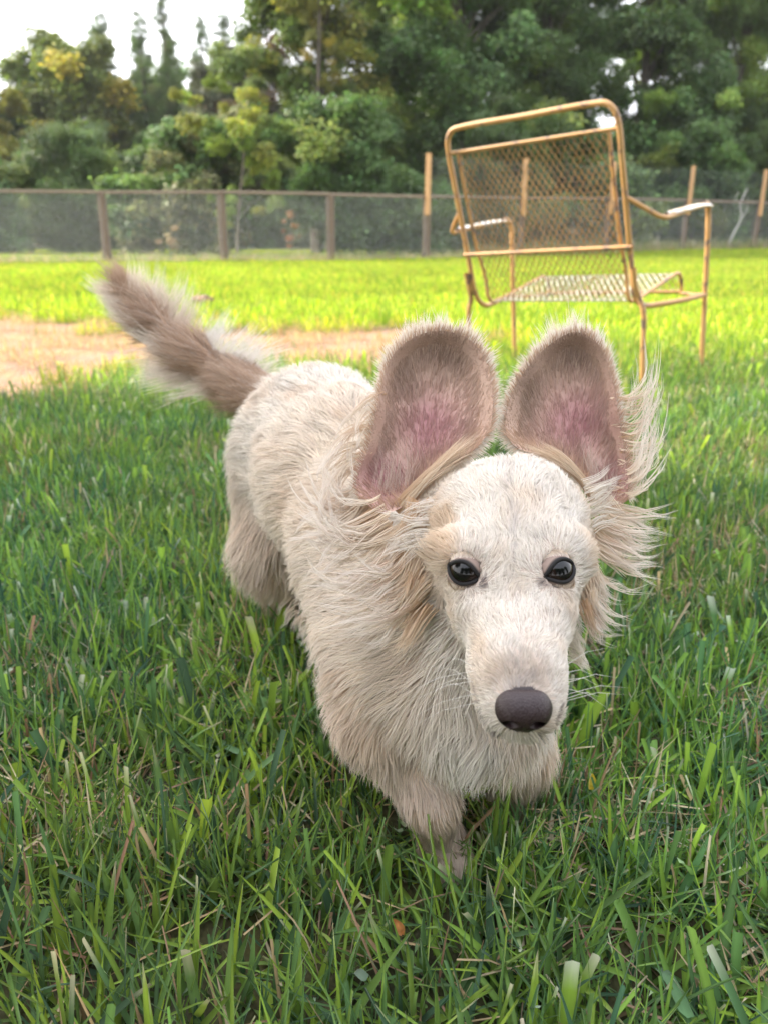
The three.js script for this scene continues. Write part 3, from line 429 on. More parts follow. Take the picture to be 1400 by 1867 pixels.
  const hollows = [[882, 1072, .017, .0045], [986, 1070, .017, .0045], [938, 1062, .022, .0025]].map(([px, py, R_, dp]) => { const p = hit(hf0, px, py), e = .004, n = V(hf0(p.x + e, p.y, p.z) - hf0(p.x - e, p.y, p.z), hf0(p.x, p.y + e, p.z) - hf0(p.x, p.y - e, p.z), hf0(p.x, p.y, p.z + e) - hf0(p.x, p.y, p.z - e)).normalize(); return [p.addScaledVector(n, R_ - dp), R_]; });
  const hf = (x, y, z) => { let d = hf0(x, y, z); for (const [c, R_] of hollows) { const q = R_ - Math.hypot(x - c.x, y - c.y, z - c.z); if (q > -.02) d = -smin(-d, -q, .012); } return d; }, grad = p => { const e = .004; return V(hf(p.x + e, p.y, p.z) - hf(p.x - e, p.y, p.z), hf(p.x, p.y + e, p.z) - hf(p.x, p.y - e, p.z), hf(p.x, p.y, p.z + e) - hf(p.x, p.y, p.z - e)).normalize(); };
  // each eye sits in the skull's surface where the face shows it
  const lids = [[845, 1042], [1020, 1040]].map(([px, py]) => { let z = .4; while (z < .7) { const p = W(px, py, z), d = hf(p.x, p.y, p.z); if (d < .0003) break; z += d * .6; } const p = W(px, py, z), n = grad(p).add(CAMDIR(0, .05, .55)).normalize(); return { e: p.addScaledVector(n, -.0060), n }; }), eyeL = lids[0].e, eyeR = lids[1].e;
  const headSdf = (x, y, z) => {
    let d = hf(x, y, z); const p = V(x, y, z);
    for (const { e, n } of lids) { if (Math.abs(e.x - x) > .03 || Math.abs(e.y - y) > .03) continue; const v = p.clone().sub(e); d = Math.max(d, .0115 - Math.sqrt(v.lengthSq())); }
    return d;
  };
  const box = (pts, m) => { const b = new THREE.Box3().setFromPoints(pts); b.expandByScalar(m); return b; };
  const bb = box(bodyBones.flatMap(q => [q.a, q.b]), .11), hb = box(headBones.slice(0, 13).flatMap(q => [q.a, q.b]), .075);
  const bodyGeo = surfaceNet(bodySdf, bb.min, bb.max, .0075), headGeo = surfaceNet(headSdf, hb.min, hb.max, .0024);
  // --- ears: cupped flaps blown upwards, hollow side to the front
  const earGeos = [], ears = [];
  const earShape = (outline, zc, cup) => {
    const c = new THREE.CatmullRomCurve3(outline.map(([x, y]) => V(x, y, 0)), true, 'centripetal'), S = 56, R = 14, cx = outline.reduce((s, q) => s + q[0], 0) / outline.length, cy = outline.reduce((s, q) => s + q[1], 0) / outline.length, rim = c.getSpacedPoints(S).slice(0, S);
    const at = (px, py, q, o) => { const th = Math.atan2(py - cy, px - cx); return W(px, py, zc(px, py) + cup * (1 - q * q * q) + q * q * (.0045 * Math.sin(2 * th + cx) + .003 * Math.sin(5 * th)) - .006 * smooth(.8, 1, q) + o); }, p = [], ix = [], pxs = [];
    for (const side of [0, 1]) for (let k = 0; k <= R; k++) for (let s = 0; s < S; s++) { const q = k / R, px = mix(cx, rim[s].x, q), py = mix(cy, rim[s].y, q), v = at(px, py, q, side * .0045 * Math.sqrt(1 - q * q)); p.push(v.x, v.y, v.z); pxs.push([px, py]); }
    const M = (R + 1) * S; for (const side of [0, 1]) for (let k = 0; k < R; k++) for (let s = 0; s < S; s++) { const a = side * M + k * S + s, b = side * M + k * S + (s + 1) % S, cc = a + S, d = b + S; side ? ix.push(a, b, cc, b, d, cc) : ix.push(a, cc, b, b, cc, d); }
    const g = new THREE.BufferGeometry(); g.setAttribute('position', new THREE.Float32BufferAttribute(p, 3)); g.setIndex(ix); g.computeVertexNormals(); earGeos.push(g);
    const e = { cx, cy, rim, at, cup, zc, px: pxs }; ears.push(e); return e;
  };
  earShape([[803, 603], [850, 616], [880, 648], [897, 709], [890, 784], [858, 826], [800, 862], [748, 915], [700, 935], [655, 905], [652, 868], [671, 822], [690, 732], [713, 652], [756, 614]], (x, y) => .578 + .00016 * (900 - y) + .00006 * (780 - x), .018);
  earShape([[1050, 605], [1010, 622], [958, 674], [930, 727], [921, 784], [940, 815], [1000, 835], [1060, 880], [1100, 935], [1140, 912], [1143, 870], [1130, 784], [1119, 709], [1092, 630]], (x, y) => .582 + .00016 * (900 - y) - .00005 * (1030 - x), .018);
  // the ears' colouring: dark brown tips, rosy hollow, tan edges
  const earTone = (k, px, py, n) => { const bump = (x, y, rx, ry) => Math.exp(-Math.pow((px - x) / rx, 2) - Math.pow((py - y) / ry, 2)), dk = k ? Math.max(bump(1040, 645, 55, 48), bump(960, 710, 26, 55)) : Math.max(bump(815, 645, 62, 50), bump(745, 690, 30, 50) * .6), pk = k ? Math.max(bump(1050, 775, 62, 62), bump(1105, 880, 40, 50)) : Math.max(bump(785, 785, 62, 70), bump(700, 875, 55, 48)); let c = [.50, .345, .26]; c = c.map((v, i) => mix(v, [.40, .19, .195][i], clamp(pk * 1.0 * (.8 + .4 * n)))); return c.map((v, i) => mix(v, [.20, .125, .085][i], clamp(dk * (.75 + .5 * n)))); };
  // --- skin
  const distE = p => Math.min(p.distanceTo(eyeL), p.distanceTo(eyeR));
  for (const g of [bodyGeo, headGeo]) paintVertices(g, (x, y, z) => { const p = V(x, y, z), e = distE(p), m = p.distanceTo(nose); return e < .0124 ? [.05, .038, .035] : m < .0142 ? [.04, .03, .03] : [.46, .365, .30]; });
  earGeos.forEach((g, k) => { const P = g.attributes.position, c = new Float32Array(P.count * 3), E = ears[k]; for (let i = 0; i < P.count; i++) { const x = P.getX(i), y = P.getY(i), z = P.getZ(i), [px, py] = E.px[i]; c.set(earTone(k, px, py, .5 + .5 * n3(x * 70, y * 70, z * 70)), i * 3); } g.setAttribute('color', new THREE.BufferAttribute(c, 3)); });
  const skin = new THREE.MeshStandardMaterial({ vertexColors: true, roughness: .75 });
  part('body', mergeGeometries([bodyGeo, headGeo, ...earGeos]), skin, dog);
  // --- eyes and nose
  const eyeMat = new THREE.MeshPhysicalMaterial({ color: new THREE.Color().setRGB(.014, .008, .006), roughness: .11, specularIntensity: .7 });
  const lidMat = new THREE.MeshStandardMaterial({ vertexColors: true, roughness: .85, side: THREE.DoubleSide }), rimMat = new THREE.MeshStandardMaterial({ color: new THREE.Color().setRGB(.009, .007, .0065), roughness: .85 });
  for (const { e, n } of lids) { const g = new THREE.SphereGeometry(.0110, 40, 28), m = part('eye', g, eyeMat, dog); m.position.copy(e); const pu = part('pupil', new THREE.SphereGeometry(.0108, 24, 12, 0, 6.2832, 0, .52), new THREE.MeshPhysicalMaterial({ color: new THREE.Color().setRGB(.004, .004, .004), roughness: .11, specularIntensity: .7 }), m); pu.quaternion.setFromUnitVectors(V(0, 1, 0), n); pu.position.copy(n).multiplyScalar(.0004);
    const U = CAMDIR(0, 1, 0), S = U.clone().cross(n).normalize(), T = n.clone().cross(S).normalize(); if (T.y < 0) T.negate(); { const f = e === eyeL ? -.34 : .34, s0 = S.clone(); S.multiplyScalar(Math.cos(f)).addScaledVector(T, Math.sin(f)); T.multiplyScalar(Math.cos(f)).addScaledVector(s0, -Math.sin(f)); }
    const at = (al, be, rad) => n.clone().multiplyScalar(Math.cos(be)).addScaledVector(T, Math.sin(be)).multiplyScalar(Math.cos(al)).addScaledVector(S, Math.sin(al)).multiplyScalar(rad);
    for (const up of [1, -1]) {
      const edge = al => up * mix(.02, up > 0 ? .60 : .66, Math.max(0, Math.cos(al * 1.2))) - .03, p = [], ix = [], rim = [], NA = 24, NB = 8;
      for (let i = 0; i <= NA; i++) { const al = mix(-1.3, 1.3, i / NA); rim.push(at(al, edge(al), .01145)); for (let k = 0; k <= NB; k++) { const q = at(al, mix(edge(al), up * 1.45, k / NB), .0114 + .0012 * k / NB); p.push(q.x, q.y, q.z); } }
      for (let i = 0; i < NA; i++) for (let k = 0; k < NB; k++) { const a = i * (NB + 1) + k, b = a + NB + 1; ix.push(a, b, a + 1, b, b + 1, a + 1); }
      const g = new THREE.BufferGeometry(); g.setAttribute('position', new THREE.Float32BufferAttribute(p, 3)); g.setIndex(ix); g.computeVertexNormals();
      g.setAttribute('color', new THREE.Float32BufferAttribute(Array.from({ length: p.length / 3 }, (_, i) => i % (NB + 1) < 2 ? [.05, .037, .033] : [.27, .195, .16]).flat(), 3));
      const lid = part('eyelid', g, lidMat, dog); lid.position.copy(e); part('lid_rim', tube(rim, .0012, 6, false, 48), rimMat, lid);
    }
  }
  {
    const X = V(1, 0, 0), Fw = nose.clone().sub(mid).normalize(), U = Fw.clone().cross(X).negate().normalize(); if (U.y < 0) U.negate();
    const L = (a, b, c) => nose.clone().addScaledVector(X, a * .82).addScaledVector(U, b * .76).addScaledVector(Fw, c);
    const q = field([bone(L(-.0078, .0022, -.004), L(.0078, .0022, -.004), .0078, .0078), bone(L(-.0068, -.0015, -.001), L(.0068, -.0015, -.001), .0074, .0074), bone(L(-.004, .003, .001), L(.004, .003, .001), .0066, .0066), bone(L(0, -.005, -.001), L(0, -.0105, -.003), .0062, .0036)], .006);
    const cutters = [-1, 1].map(s => bone(L(s * .0066, -.0012, .0092), L(s * .0135, -.0030, .0005), .0028, .0020)), grv = bone(L(0, -.002, .0098), L(0, -.015, .003), .0008, .0008);
    const s = (x, y, z) => { let d = q(x, y, z) + .00018 * n3(x * 900, y * 900, z * 900); for (const c of cutters) d = Math.max(d, -boneDist(c, x, y, z)); return Math.max(d, -boneDist(grv, x, y, z)); };
    const b = box([nose], .026), g = surfaceNet(s, b.min, b.max, .00065);
    part('nose', g, new THREE.MeshPhysicalMaterial({ color: new THREE.Color().setRGB(.026, .0145, .0145), specularIntensity: .6, roughness: .52, clearcoat: .06, clearcoatRoughness: .4 }), dog);
  }
  // --- coat
  const furMat = new THREE.MeshPhysicalMaterial({ vertexColors: true, roughness: 1, transmission: .3, thickness: 0, side: THREE.DoubleSide, specularIntensity: .3, clearcoat: .12, clearcoatRoughness: .5 });
  const grow = (fur, P, N, flow, len, lift, curl, w, c0, c1, wob, segs = 4, stray = 1) => {
    const f = flow.clone().addScaledVector(N, -flow.dot(N)); if (f.lengthSq() < 1e-5) f.set(.1, -1, .1).addScaledVector(N, .0); f.normalize();
    const side = f.clone().cross(N), a = (n3(P.x * wob, P.y * wob, P.z * wob) * .75 + n3(P.x * wob * 3 + 3, P.y * wob * 3, P.z * wob * 3) * .4 + (r() - .5) * .35) * stray; f.multiplyScalar(Math.cos(a)).addScaledVector(side, Math.sin(a));
    const lf = lift * (1 + .5 * n3(P.x * wob + 9, P.y * wob, P.z * wob)) + (r() - .5) * .12, pts = [P.clone().addScaledVector(N, -.0002)], q = pts[0].clone(), ph = r() * .8 + n3(P.x * 40, P.y * 40, P.z * 40) * 3;
    for (let j = 1; j < segs; j++) { const t = j / (segs - 1), l2 = lf * (1 - .75 * t); const d = f.clone().multiplyScalar(Math.cos(l2)).addScaledVector(N, Math.sin(l2)).addScaledVector(side, curl * .5 * Math.sin(ph + t * 4.2)).addScaledVector(DOWN, sag * t).normalize(); q.addScaledVector(d, len / (segs - 1)); pts.push(q.clone()); }
    fur.strand(pts, w, N.clone().multiplyScalar(.8).add(V(r() - .5, r() - .5, r() - .5).multiplyScalar(.5)).normalize(), c0, c1);
  };
  const tone = (c, a) => { const k = 1 + (r() - .5) * a; return [c[0] * k, c[1] * k * (1 + (r() - .5) * .04), c[2] * k * (1 + (r() - .5) * .08)].map(v => Math.min(.93, v)); };
  let sag = .18;
  const coat = new Fur(), tailFur = new Fur();
  for (const [P, N] of surfacePoints(bodyGeo, 115000, r)) {
    if (headSdf(P.x, P.y, P.z) < -.002) continue;
    let dm = 9, ws = 0, len = 0, curl = 0, tl = 0; const fl = V(0, 0, 0), col = [0, 0, 0], ds = bodyBones.map(q => { const d = boneDist(q, P.x, P.y, P.z); dm = Math.min(dm, d); return d; });
    bodyBones.forEach((q, i) => { const w = Math.exp(-(ds[i] - dm) / .010); if (w < .01) return; ws += w; len += w * q.len; curl += w * (q.curl ?? .55); fl.addScaledVector(q.flow, w); for (let e = 0; e < 3; e++) col[e] += w * q.col[e]; tl += q.tailPart ? w : 0; });
    len /= ws; curl /= ws; tl /= ws; fl.normalize(); const patch = .5 + .5 * n3(P.x * 14, P.y * 14, P.z * 14), tanned = smooth(.4, .9, patch) * .6 * (1 - tl);
    const c = col.map((v, e) => mix(v / ws, TAN[e], tanned)), tipc = c.map((v, e) => mix(v, PALE[e], tl > .5 ? .3 : .55));
    if (tl > .5 && r() < .35) continue;
    const lk = .86 + .22 * n3(P.x * 48 + 7, P.y * 48, P.z * 48); grow(tl > .5 ? tailFur : coat, P, N, fl.addScaledVector(DOWN, tl > .5 ? 0 : .25), len * mix(.9, 2.1, r()), tl > .5 ? .5 : .36, curl * .6, mix(.00045, .00085, r()), tone(c.map(v => v * lk), .26), tone(tipc.map(v => v * (.5 + .5 * lk)), .18), 22, 5, .62);
  }
  const onFace = (px, py) => hit(headSdf, px, py);
  const lipLine = [[868, 1262], [878, 1292], [893, 1318], [915, 1334], [985, 1334], [1006, 1318], [1020, 1292]].map(q => onFace(...q)), corners = [[876, 1064], [996, 1061]].map(q => onFace(...q));
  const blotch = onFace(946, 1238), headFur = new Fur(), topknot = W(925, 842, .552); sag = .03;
  for (const [P, N] of surfacePoints(headGeo, 110000, r)) {
    const e = distE(P), m = P.distanceTo(nose); if (e < .0120 || m < .0128 || bodySdf(P.x, P.y, P.z) < -.004) continue;
    const q = clamp((P.clone().sub(nose).dot(skull.clone().sub(nose))) / skull.distanceToSquared(nose), 0, 1.4);                // 0 at the nose, 1 at the skull
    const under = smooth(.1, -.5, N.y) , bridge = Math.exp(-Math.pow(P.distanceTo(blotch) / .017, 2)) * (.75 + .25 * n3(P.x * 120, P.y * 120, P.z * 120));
    const cheek = smooth(.035, .055, Math.abs(P.x - skull.x)) * smooth(.3, .7, q);
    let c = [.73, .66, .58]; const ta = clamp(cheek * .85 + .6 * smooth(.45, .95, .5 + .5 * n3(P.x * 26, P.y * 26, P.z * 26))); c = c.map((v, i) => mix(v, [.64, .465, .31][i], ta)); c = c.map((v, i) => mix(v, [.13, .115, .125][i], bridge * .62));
    const seam = Math.exp(-Math.pow((P.x - mix(W(945, 1200, .45).x, W(925, 900, .52).x, smooth(.25, 1, q))) / .0016, 2)) * smooth(.3, .5, q) * .45; c = c.map((v, i) => mix(v, [.36, .31, .29][i], seam));
    const lp = 1 - smooth(.0008, .0034, lipLine.reduce((d, a, i) => i ? Math.min(d, boneDist(bone(lipLine[i - 1], a, 0, 0), P.x, P.y, P.z)) : d, 9)), co = 1 - smooth(.0012, .0048, Math.min(...corners.map(q => q.distanceTo(P)))); c = c.map((v, i) => mix(v, [.16, .12, .115][i], Math.max(lp * .75, co * .9)));
    const tk = 1 - smooth(.008, .020, P.distanceTo(topknot)); c = c.map((v, i) => mix(v, [.50, .33, .205][i], tk * .8));
    const len = mix(.0056, .0105, smooth(.15, .95, q)) * (1 + cheek * .9 + smooth(.9, 1.15, q) * .6) * (1 + under * 1.0), fl = P.clone().sub(nose).normalize().addScaledVector(DOWN, .55 * cheek + .5 * under);
    if (e < .024) { const o = P.clone().sub(P.distanceTo(eyeL) < P.distanceTo(eyeR) ? eyeL : eyeR).normalize(); fl.addScaledVector(o, 1.6); }
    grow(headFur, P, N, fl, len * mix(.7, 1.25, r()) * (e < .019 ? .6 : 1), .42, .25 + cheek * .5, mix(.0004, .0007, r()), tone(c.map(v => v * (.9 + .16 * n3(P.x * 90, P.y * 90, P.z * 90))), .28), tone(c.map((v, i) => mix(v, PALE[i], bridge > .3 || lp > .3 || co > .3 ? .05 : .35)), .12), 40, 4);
  }
  const TO = CAMDIR(0, 0, 1);
  // a lock of long hair along a bent, slightly wavy guide
  const lock = (fur, root, ctrl, end, n, spread, w, wave, ca, cb, gather = .72) => {
    const ph = r() * 6.28, fr = mix(5, 9, r()), axis = end.clone().sub(root).normalize(), s1 = axis.clone().cross(TO).normalize(), s2 = TO.clone(), M = 8, seed = r() * 50;
    for (let i = 0; i < n; i++) {
      const o1 = (r() - .5) * 2, o2 = (r() - .5) * 2, cut = mix(.72, 1, r()), pts = [], p2 = ph + (r() - .5) * .5;
      for (let j = 0; j < M; j++) { const t = j / (M - 1) * cut, u = 1 - t, sp_ = spread * (1 - gather * t), wv = wave * Math.sin(p2 + t * fr) * t, p = V(0, 0, 0).addScaledVector(root, u * u).addScaledVector(ctrl, 2 * u * t).addScaledVector(end, t * t); p.addScaledVector(s1, o1 * sp_ + wv).addScaledVector(s2, o2 * sp_ + wave * .5 * Math.cos(p2 + t * fr + seed) * t); pts.push(p); }
      fur.strand(pts, w * mix(.7, 1.2, r()), TO.clone().addScaledVector(s1, (r() - .5) * 1.2).normalize(), tone(ca, .18), tone(cb, .12));
    }
  };
  for (const { e, n } of lids) for (let i = 0; i < 1800; i++) {      // hair of the lids
    const al = mix(-1.25, 1.25, r()), up = r() < .6 ? 1 : -1, be = up * mix(up > 0 ? .80 : .86, 1.45, r()), T = CAMDIR(0, 1, 0).addScaledVector(n, -n.dot(CAMDIR(0, 1, 0))).normalize(), S = T.clone().cross(n), N = n.clone().multiplyScalar(Math.cos(be)).addScaledVector(T, Math.sin(be)).multiplyScalar(Math.cos(al)).addScaledVector(S, Math.sin(al)), P = e.clone().addScaledVector(N, .0117 + .0012 * smooth(.6, 1.45, Math.abs(be)));
    grow(headFur, P, N, T.clone().multiplyScalar(up).addScaledVector(S, Math.sin(al)), mix(.004, .007, r()), .35, .2, mix(.0005, .0008, r()), tone([.64, .54, .46], .25), tone(CREAM, .2), 40);
  }
  // --- ears' hair
  const earFur = new Fur();
  ears.forEach((E, k) => {
    for (let i = 0; i < 7500; i++) {
      const sf = r() * 56, s = Math.floor(sf), q = Math.sqrt(r()), rx = mix(E.rim[s].x, E.rim[(s + 1) % 56].x, sf - s), ry = mix(E.rim[s].y, E.rim[(s + 1) % 56].y, sf - s), px = mix(E.cx, rx, q), py = mix(E.cy, ry, q), P = E.at(px, py, q, -.0004), low = smooth(800, 900, py), mid_ = 1 - smooth(.45, .8, q);
      if (r() < mid_ * .6 + low * .2) continue; const edge_ = smooth(.62, .98, q);
      const ox = (px - E.cx) / 150, oy = (E.cy - py) / 150, d = CAMDIR(ox * .9 + (r() - .5) * .5, .75 + oy * .3 + (r() - .5) * .4, .12).normalize(), L = mix(.004, .011, r()), c = tone(mixc(earTone(k, px, py, r()), [.56, .43, .34], r() * .35), .3);
      earFur.strand([P, P.clone().addScaledVector(d, L * .5).addScaledVector(TO, .0008), P.clone().addScaledVector(d, L)], mix(.0004, .0008, r()), TO.clone().add(V(r() - .5, r() - .5, 0).multiplyScalar(.6)).normalize(), c, tone(mixc(c, TAN, edge_ * .7), .3));
    }
    for (let i = 0; i < 4200; i++) {      // fringe round the rim
      const s = r() * 56, s0 = Math.floor(s), a = E.rim[s0], b = E.rim[(s0 + 1) % 56], px = mix(a.x, b.x, s - s0), py = mix(a.y, b.y, s - s0), P = E.at(px, py, .99, .001 + r() * .003); if (py > 905) continue;
      const out = V(px - E.cx, -(py - E.cy), 0).normalize(), top = smooth(720, 610, py), d = CAMDIR(out.x + (r() - .5) * .5, out.y * .9 + .35 * top + (r() - .5) * .4, -.1 + (r() - .5) * .5).normalize(), L = mix(.004, .013, r() * r()) * (1 + top * (.5 + 1.1 * r()) * (.6 + .6 * n2(s * .35, k * 9)));
      const c = r() < .25 ? tone(TAN, .2) : tone(PALE, .15), bend = CAMDIR(0, -.12, 0).multiplyScalar(L);
      earFur.strand([P, P.clone().addScaledVector(d, L * .35), P.clone().addScaledVector(d, L * .7).addScaledVector(bend, .4), P.clone().addScaledVector(d, L).addScaledVector(bend, 1)], mix(.0003, .00055, r()), TO, c, tone(PALE, .12));
    }
  });
  // pale wisps growing out of the ear hollows
  for (const [x, y, n] of [[700, 905, 16], [735, 890, 10], [1105, 905, 12], [1085, 880, 8]]) for (let i = 0; i < n; i++) { const a = (r() - .5) * 50, b = x < 900 ? 1 : -1; lock(earFur, W(x + a * .5, y + 12, .596), W(x + a * .7 + b * 6, y - 40, .588), W(x + a + b * 14, y - mix(50, 130, r()), .600), 4, .005, .00036, .003, [.60, .46, .38], [.56, .43, .36]); }
  function mixc(a, b, t) { return a.map((v, i) => mix(v, b[i], t)); }
  const along = (pl, t) => { const s = t * (pl.length - 1), i = Math.min(pl.length - 2, Math.floor(s)), f = s - i; return pl[i].map((v, k) => mix(v, pl[i + 1][k], f)); };
  // long wavy hair hanging from the ears, blown outwards
  const locks = new Fur(), LR = [[694, 725, .602], [664, 830, .597], [662, 900, .590], [700, 950, .583], [738, 1010, .576], [752, 1090, .572]];
  for (let i = 0; i < 130; i++) {
    const t = (i + r()) / 130; if (t < .34 && r() < .55) continue; const [x, y, z] = along(LR, t), R0 = W(x + (t < .5 ? (r() - .55) * 24 : (r() - .3) * 26), y + (r() - .5) * 20, t < .5 ? z + .008 - r() * .006 : z - r() * .012); let c, e;
    if (t < .3) { const l = mix(45, 105, r()); c = [x - l * 1.1, y + 5]; e = [x - l * .8 + (r() - .5) * 40, y + mix(90, 210, r())]; }
    else if (t < .68) { const l = mix(80, 165, r()), up = r() < .5; c = [x - l * .65, y + mix(40, 110, r())]; e = [x - l * mix(.8, 1.1, r()), y + (up ? mix(-60, 20, r()) : mix(40, 130, r()))]; }
    else { const l = mix(60, 190, r()); c = [x - l * .3, y + mix(50, 110, r())]; e = [x - l, y + mix(10, 110, r())]; }
    lock(locks, R0, W(c[0], c[1], z - .012 - r() * .012), W(e[0], e[1], z - .012 + (r() - .5) * .03), t < .34 ? 7 : 12, mix(.002, .005, r()), .00062, mix(.002, .006, r()), r() < .3 ? TAN : CREAM, [.78, .715, .65]);
  }
  for (let i = 0; i < 46; i++) { const y = mix(905, 1120, r()), R0 = W(mix(748, 790, r()), y, .560 + r() * .012), l = mix(20, 60, r()); lock(locks, R0, W(760 - l * .3, y + 40, .556), W(760 - l, y + mix(50, 110, r()), .565), 16, .005, .0006, .0015, r() < .5 ? TAN : CREAM, CREAM); }
  const RR = [[1128, 715, .603], [1140, 800, .598], [1142, 872, .592], [1108, 930, .580], [1088, 985, .570], [1082, 1050, .566], [1078, 1110, .562]];
  for (let i = 0; i < 120; i++) {
    const t = (i + r()) / 120, [x, y, z] = along(RR, t), R0 = W(x - r() * (t < .42 ? 12 : 22), y + (r() - .5) * 18, t < .42 ? z + .007 - r() * .005 : z - r() * .010); let c, e;
    if (t < .42) { const l = mix(25, 75, r()); c = [x + l * 1.15, y + mix(-10, 35, r())]; e = [x + l * mix(.5, 1.2, r()), y - mix(50, 150, r())]; }
    else if (t < .72) { const l = mix(60, 140, r()); c = [x + l * .4, y + mix(35, 65, r())]; e = [x + l, y + mix(15, 60, r()) - l * .05]; }
    else { const l = mix(18, 62, r()); c = [x + l * .05, y + mix(45, 75, r())]; e = [x + l, y + mix(45, 85, r())]; }
    lock(locks, R0, W(c[0], c[1], z - .004), W(e[0], e[1], z + (r() - .5) * .03), t < .42 ? 5 : 10, mix(.002, .0045, r()), .00060, mix(.0015, .005, r()), r() < .3 ? TAN : CREAM, [.78, .715, .65]);
  }
  for (let i = 0; i < 26; i++) { const o = (r() - .5) * 14, u = r() * 12; lock(locks, W(728 + o, 935 - u, .582), W(795 + o * .5, 848 - u, .560 + r() * .004), W(mix(850, 896, r()), mix(830, 775, r()), .578 + r() * .006), 12, .0035, .0006, .001, r() < .6 ? TAN : CREAM, CREAM); }
  for (let i = 0; i < 20; i++) { const o = (r() - .5) * 12; lock(locks, W(1085 + o, 915 + o, .582), W(1050 + o, 828 + r() * 12, .562), W(mix(925, 985, r()), mix(796, 822, r()), .578), 12, .003, .0006, .001, r() < .6 ? TAN : CREAM, CREAM); }
  for (let i = 0; i < 16; i++) { const y = mix(905, 1000, r()); lock(locks, W(mix(770, 795, r()), y, .552), W(735, y - 8 + r() * 30, .556), W(mix(665, 735, r()), y + mix(-30, 90, r()), .566), 8, .004, .0006, .0015, PALE, PALE); const y2 = mix(870, 960, r()); lock(locks, W(mix(1062, 1082, r()), y2 + 10, .556), W(1102, y2 - 5, .558), W(mix(1115, 1150, r()), y2 + mix(-35, 12, r()), .572), 8, .0035, .0006, .0015, PALE, PALE); }
  // single long strands curling across the neck and out from the cheek
  for (const [a, b, c, d, e, f] of [[715, 955, 610, 1030, 562, 893], [712, 975, 600, 1075, 558, 960], [705, 1010, 590, 1120, 552, 1000], [725, 1030, 620, 1110, 575, 1062], [700, 940, 640, 985, 585, 935], [735, 1060, 650, 1150, 585, 1105], [720, 1000, 640, 1070, 600, 1090], [690, 905, 630, 940, 600, 870], [740, 1080, 690, 1160, 640, 1150], [1100, 985, 1150, 1045, 1222, 1030], [1095, 1000, 1150, 1065, 1215, 1055], [1098, 965, 1140, 1020, 1200, 1000], [1092, 1040, 1120, 1085, 1195, 1075], [1088, 1060, 1100, 1140, 1160, 1128], [1085, 1090, 1095, 1150, 1148, 1150], [1140, 900, 1190, 905, 1222, 800], [1142, 880, 1185, 880, 1205, 770], [1140, 860, 1170, 860, 1192, 735]])
    for (let i = 0; i < 3; i++) lock(locks, W(a + (r() - .5) * 12, b + (r() - .5) * 12, .572), W(c + (r() - .5) * 16, d + (r() - .5) * 16, .566), W(e + (r() - .5) * 22, f + (r() - .5) * 22, .572), 4, .0016, .00062, mix(.0015, .004, r()), CREAM, [.82, .76, .69]);
  // tufts above the ear tips
  for (const [x0, y0, x1, y1, n] of [[800, 625, 795, 575, 12], [770, 640, 740, 590, 8], [1050, 625, 1050, 562, 16], [1010, 650, 990, 580, 10], [1085, 650, 1080, 590, 8]]) for (let i = 0; i < n; i++) { const a = (r() - .5) * 36, b = (r() - .5) * 40; lock(locks, W(x0 + a, y0 + 4, .652), W(x0 + a + b * .3, (y0 + y1) / 2, .655), W(x1 + a + b, y1 - 8 + (r() - .5) * 40, .66), 7, .006, .0004, .001, PALE, PALE); }
  // plume of the tail
  const tailAt = t => { const s = clamp(t) * 4, i = Math.min(3, Math.floor(s)); return tail[i].clone().lerp(tail[i + 1], s - i); };
  const plume = (t0, t1, n, dx, dy, bx, by, ca, cb, w = .0005) => { for (let i = 0; i < n * 2.4; i++) { const T = tailAt(mix(t0, t1, r())), k = mix(.3, 1.3, r()), S = 1.09 / F; lock(tailFur, T.clone().add(CAMDIR((r() - .5) * .016, (r() - .5) * .016, (r() - .3) * .018)), T.clone().add(CAMDIR(bx * S * k, -by * S * k, .004)), T.clone().add(CAMDIR((dx + (r() - .5) * 30) * S * k, -(dy + (r() - .5) * 26) * S * k, (r() - .5) * .04)), 20, .0075, w, .0028, ca, cb, -.35); } };
  plume(.78, 1, 26, -25, -62, -10, -35, [.38, .225, .135], [.56, .41, .30]); plume(.7, .95, 22, 10, -75, 15, -30, CREAM, PALE); plume(.7, 1, 26, -72, -25, -40, 5, TAN, PALE);
  plume(.45, .8, 34, -85, -40, -35, 15, [.50, .345, .24], PALE); plume(.3, .6, 26, -110, 28, -50, 30, [.50, .345, .24], PALE); plume(.5, .85, 20, 45, -85, 38, -20, [.54, .39, .28], PALE); plume(.25, .5, 13, 70, -90, 30, -50, PALE, [.76, .72, .68]); plume(.2, .36, 10, 92, -55, 30, -45, PALE, PALE); plume(.1, .7, 50, -55, -18, -20, 10, BROWN, [.50, .33, .215]);
  // feathering of elbow, thigh and breast
  const feather = (pts, n, dx, dy, L, ca) => { for (let i = 0; i < n; i++) { const [x, y, z] = along(pts, r()), k = mix(.6, 1.15, r()); lock(coat, W(x + (r() - .5) * 14, y + (r() - .5) * 14, z - .002 * r()), W(x + dx * .55 * k, y + dy * .3 * k, z - .004), W(x + dx * k + (r() - .5) * 22, y + dy * k + (r() - .5) * 22, z + (r() - .5) * .02), L, .0045, .00065, .0018, ca, PALE); } };
  feather([[632, 1200, .668], [636, 1280, .655], [655, 1340, .645]], 40, -56, 18, 15, CREAM); feather([[468, 900, .955], [470, 990, .945], [500, 1070, .95]], 40, -42, 34, 14, [.66, .51, .38]); feather([[500, 1060, .96], [560, 1130, .93], [600, 1190, .80]], 30, -28, 40, 14, CREAM);
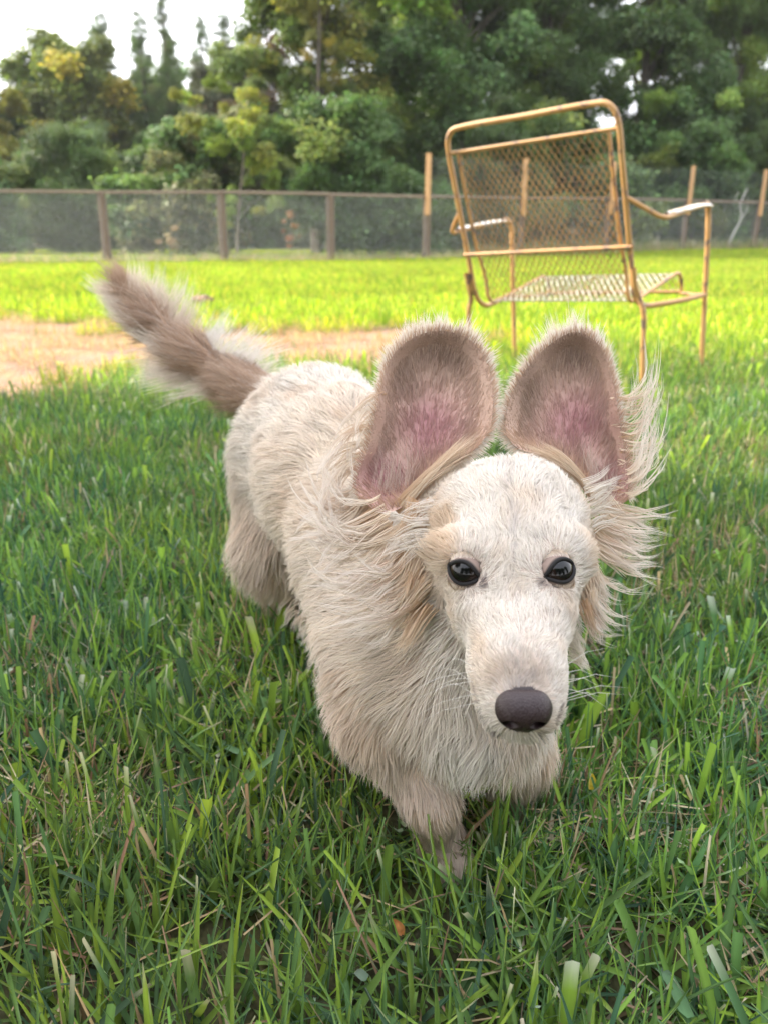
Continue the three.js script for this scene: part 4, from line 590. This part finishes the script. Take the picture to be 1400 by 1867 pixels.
  feather([[800, 1270, .590], [850, 1340, .580], [920, 1350, .585], [960, 1300, .60]], 90, 4, 54, 16, [.86, .815, .765]); feather([[755, 1120, .605], [820, 1190, .580], [845, 1270, .575]], 80, -22, 70, 16, [.84, .79, .735]); feather([[1040, 1150, .575], [1045, 1200, .585]], 12, 26, 34, 12, PALE);
  feather([[690, 1370, .640], [740, 1420, .630]], 10, -22, 26, 12, CREAM);
  // whiskers
  for (let i = 0; i < 16; i++) { const s = i % 2 ? 1 : -1, P = W(952 + s * mix(60, 84, r()), mix(1215, 1290, r()), .448), e = P.clone().add(CAMDIR(s * mix(.02, .045, r()), mix(-.02, .012, r()), -.01)); headFur.strand([P, P.clone().lerp(e, .5).add(CAMDIR(0, .004, .003)), e], .00035, TO, [.75, .7, .65], [.8, .76, .7]); }
  part('coat', coat.geometry(), furMat, dog, { kind: 'stuff' }); part('face_hair', headFur.geometry(), furMat, dog, { kind: 'stuff' }); part('ear_hair', earFur.geometry(), furMat, dog, { kind: 'stuff' }); part('long_ear_locks', locks.geometry(), furMat, dog, { kind: 'stuff' }); part('tail_hair', tailFur.geometry(), furMat, dog, { kind: 'stuff' });
  console.log('hairs', coat.count, headFur.count, earFur.count, locks.count, tailFur.count);
}
// ------------------------------------------------------------------ small things on the lawn
{
  const g = new THREE.IcosahedronGeometry(1, 4), p = g.attributes.position; for (let i = 0; i < p.count; i++) { const v = V(p.getX(i), p.getY(i), p.getZ(i)), k = 1 + .28 * n3(v.x * 1.6, v.y * 1.6, v.z * 1.6) + .10 * n3(v.x * 5, v.y * 5, v.z * 5); p.setXYZ(i, v.x * .085 * k, v.y * .05 * k, v.z * .06 * k); } g.computeVertexNormals();
  const m = part('earth_clod', paintVertices(g, (x, y, z) => n3(x * 40, y * 40, z * 40) > 0 ? [.20, .12, .075] : [.34, .22, .145]), new THREE.MeshStandardMaterial({ vertexColors: true, roughness: .95 }), scene); m.position.set(-1.3, groundH(-1.3, -5.9) + .05, -5.9); m.userData = { label: 'brown clod of earth on the sunlit lawn beyond the tail', category: 'clod' };
  const leaf = (name, label, pos, size, col, rot) => { const g = new THREE.PlaneGeometry(size * .55, size, 5, 8), p = g.attributes.position; for (let i = 0; i < p.count; i++) { const u = p.getX(i) / (size * .275), v = p.getY(i) / size + .5, w = Math.pow(Math.sin(Math.PI * clamp(v * .93 + .05)), .8); p.setXYZ(i, u * w * size * .275, p.getY(i), size * (.16 * u * u + .12 * Math.sin(v * 4))); } g.computeVertexNormals(); const o = part(name, paintVertices(g, (x, y, z) => jit(col, .25, () => .5 + .5 * n3(x * 300, y * 300, z * 300))), new THREE.MeshPhysicalMaterial({ vertexColors: true, roughness: 1, transmission: .3, thickness: 0, side: THREE.DoubleSide }), scene); o.name = numbered(name); o.position.copy(pos); o.rotation.set(...rot); o.userData = { label, category: 'leaf' }; };
  leaf('fallen_leaf', 'tiny orange dead leaf caught in the grass before the paw', W(725, 1690, .585), .013, [.55, .22, .06], [-.5, .4, .5]);
  leaf('fallen_leaf', 'small yellow leaf in the grass beside the white breast', W(1076, 1425, .70), .014, [.62, .45, .04], [-.3, .2, -.2]);
  leaf('fallen_leaf', 'brown dead leaf lying in the turf below the thigh', W(378, 1190, .98), .022, [.28, .12, .07], [-.4, .5, .9]);
}
renderer.render(scene, camera);
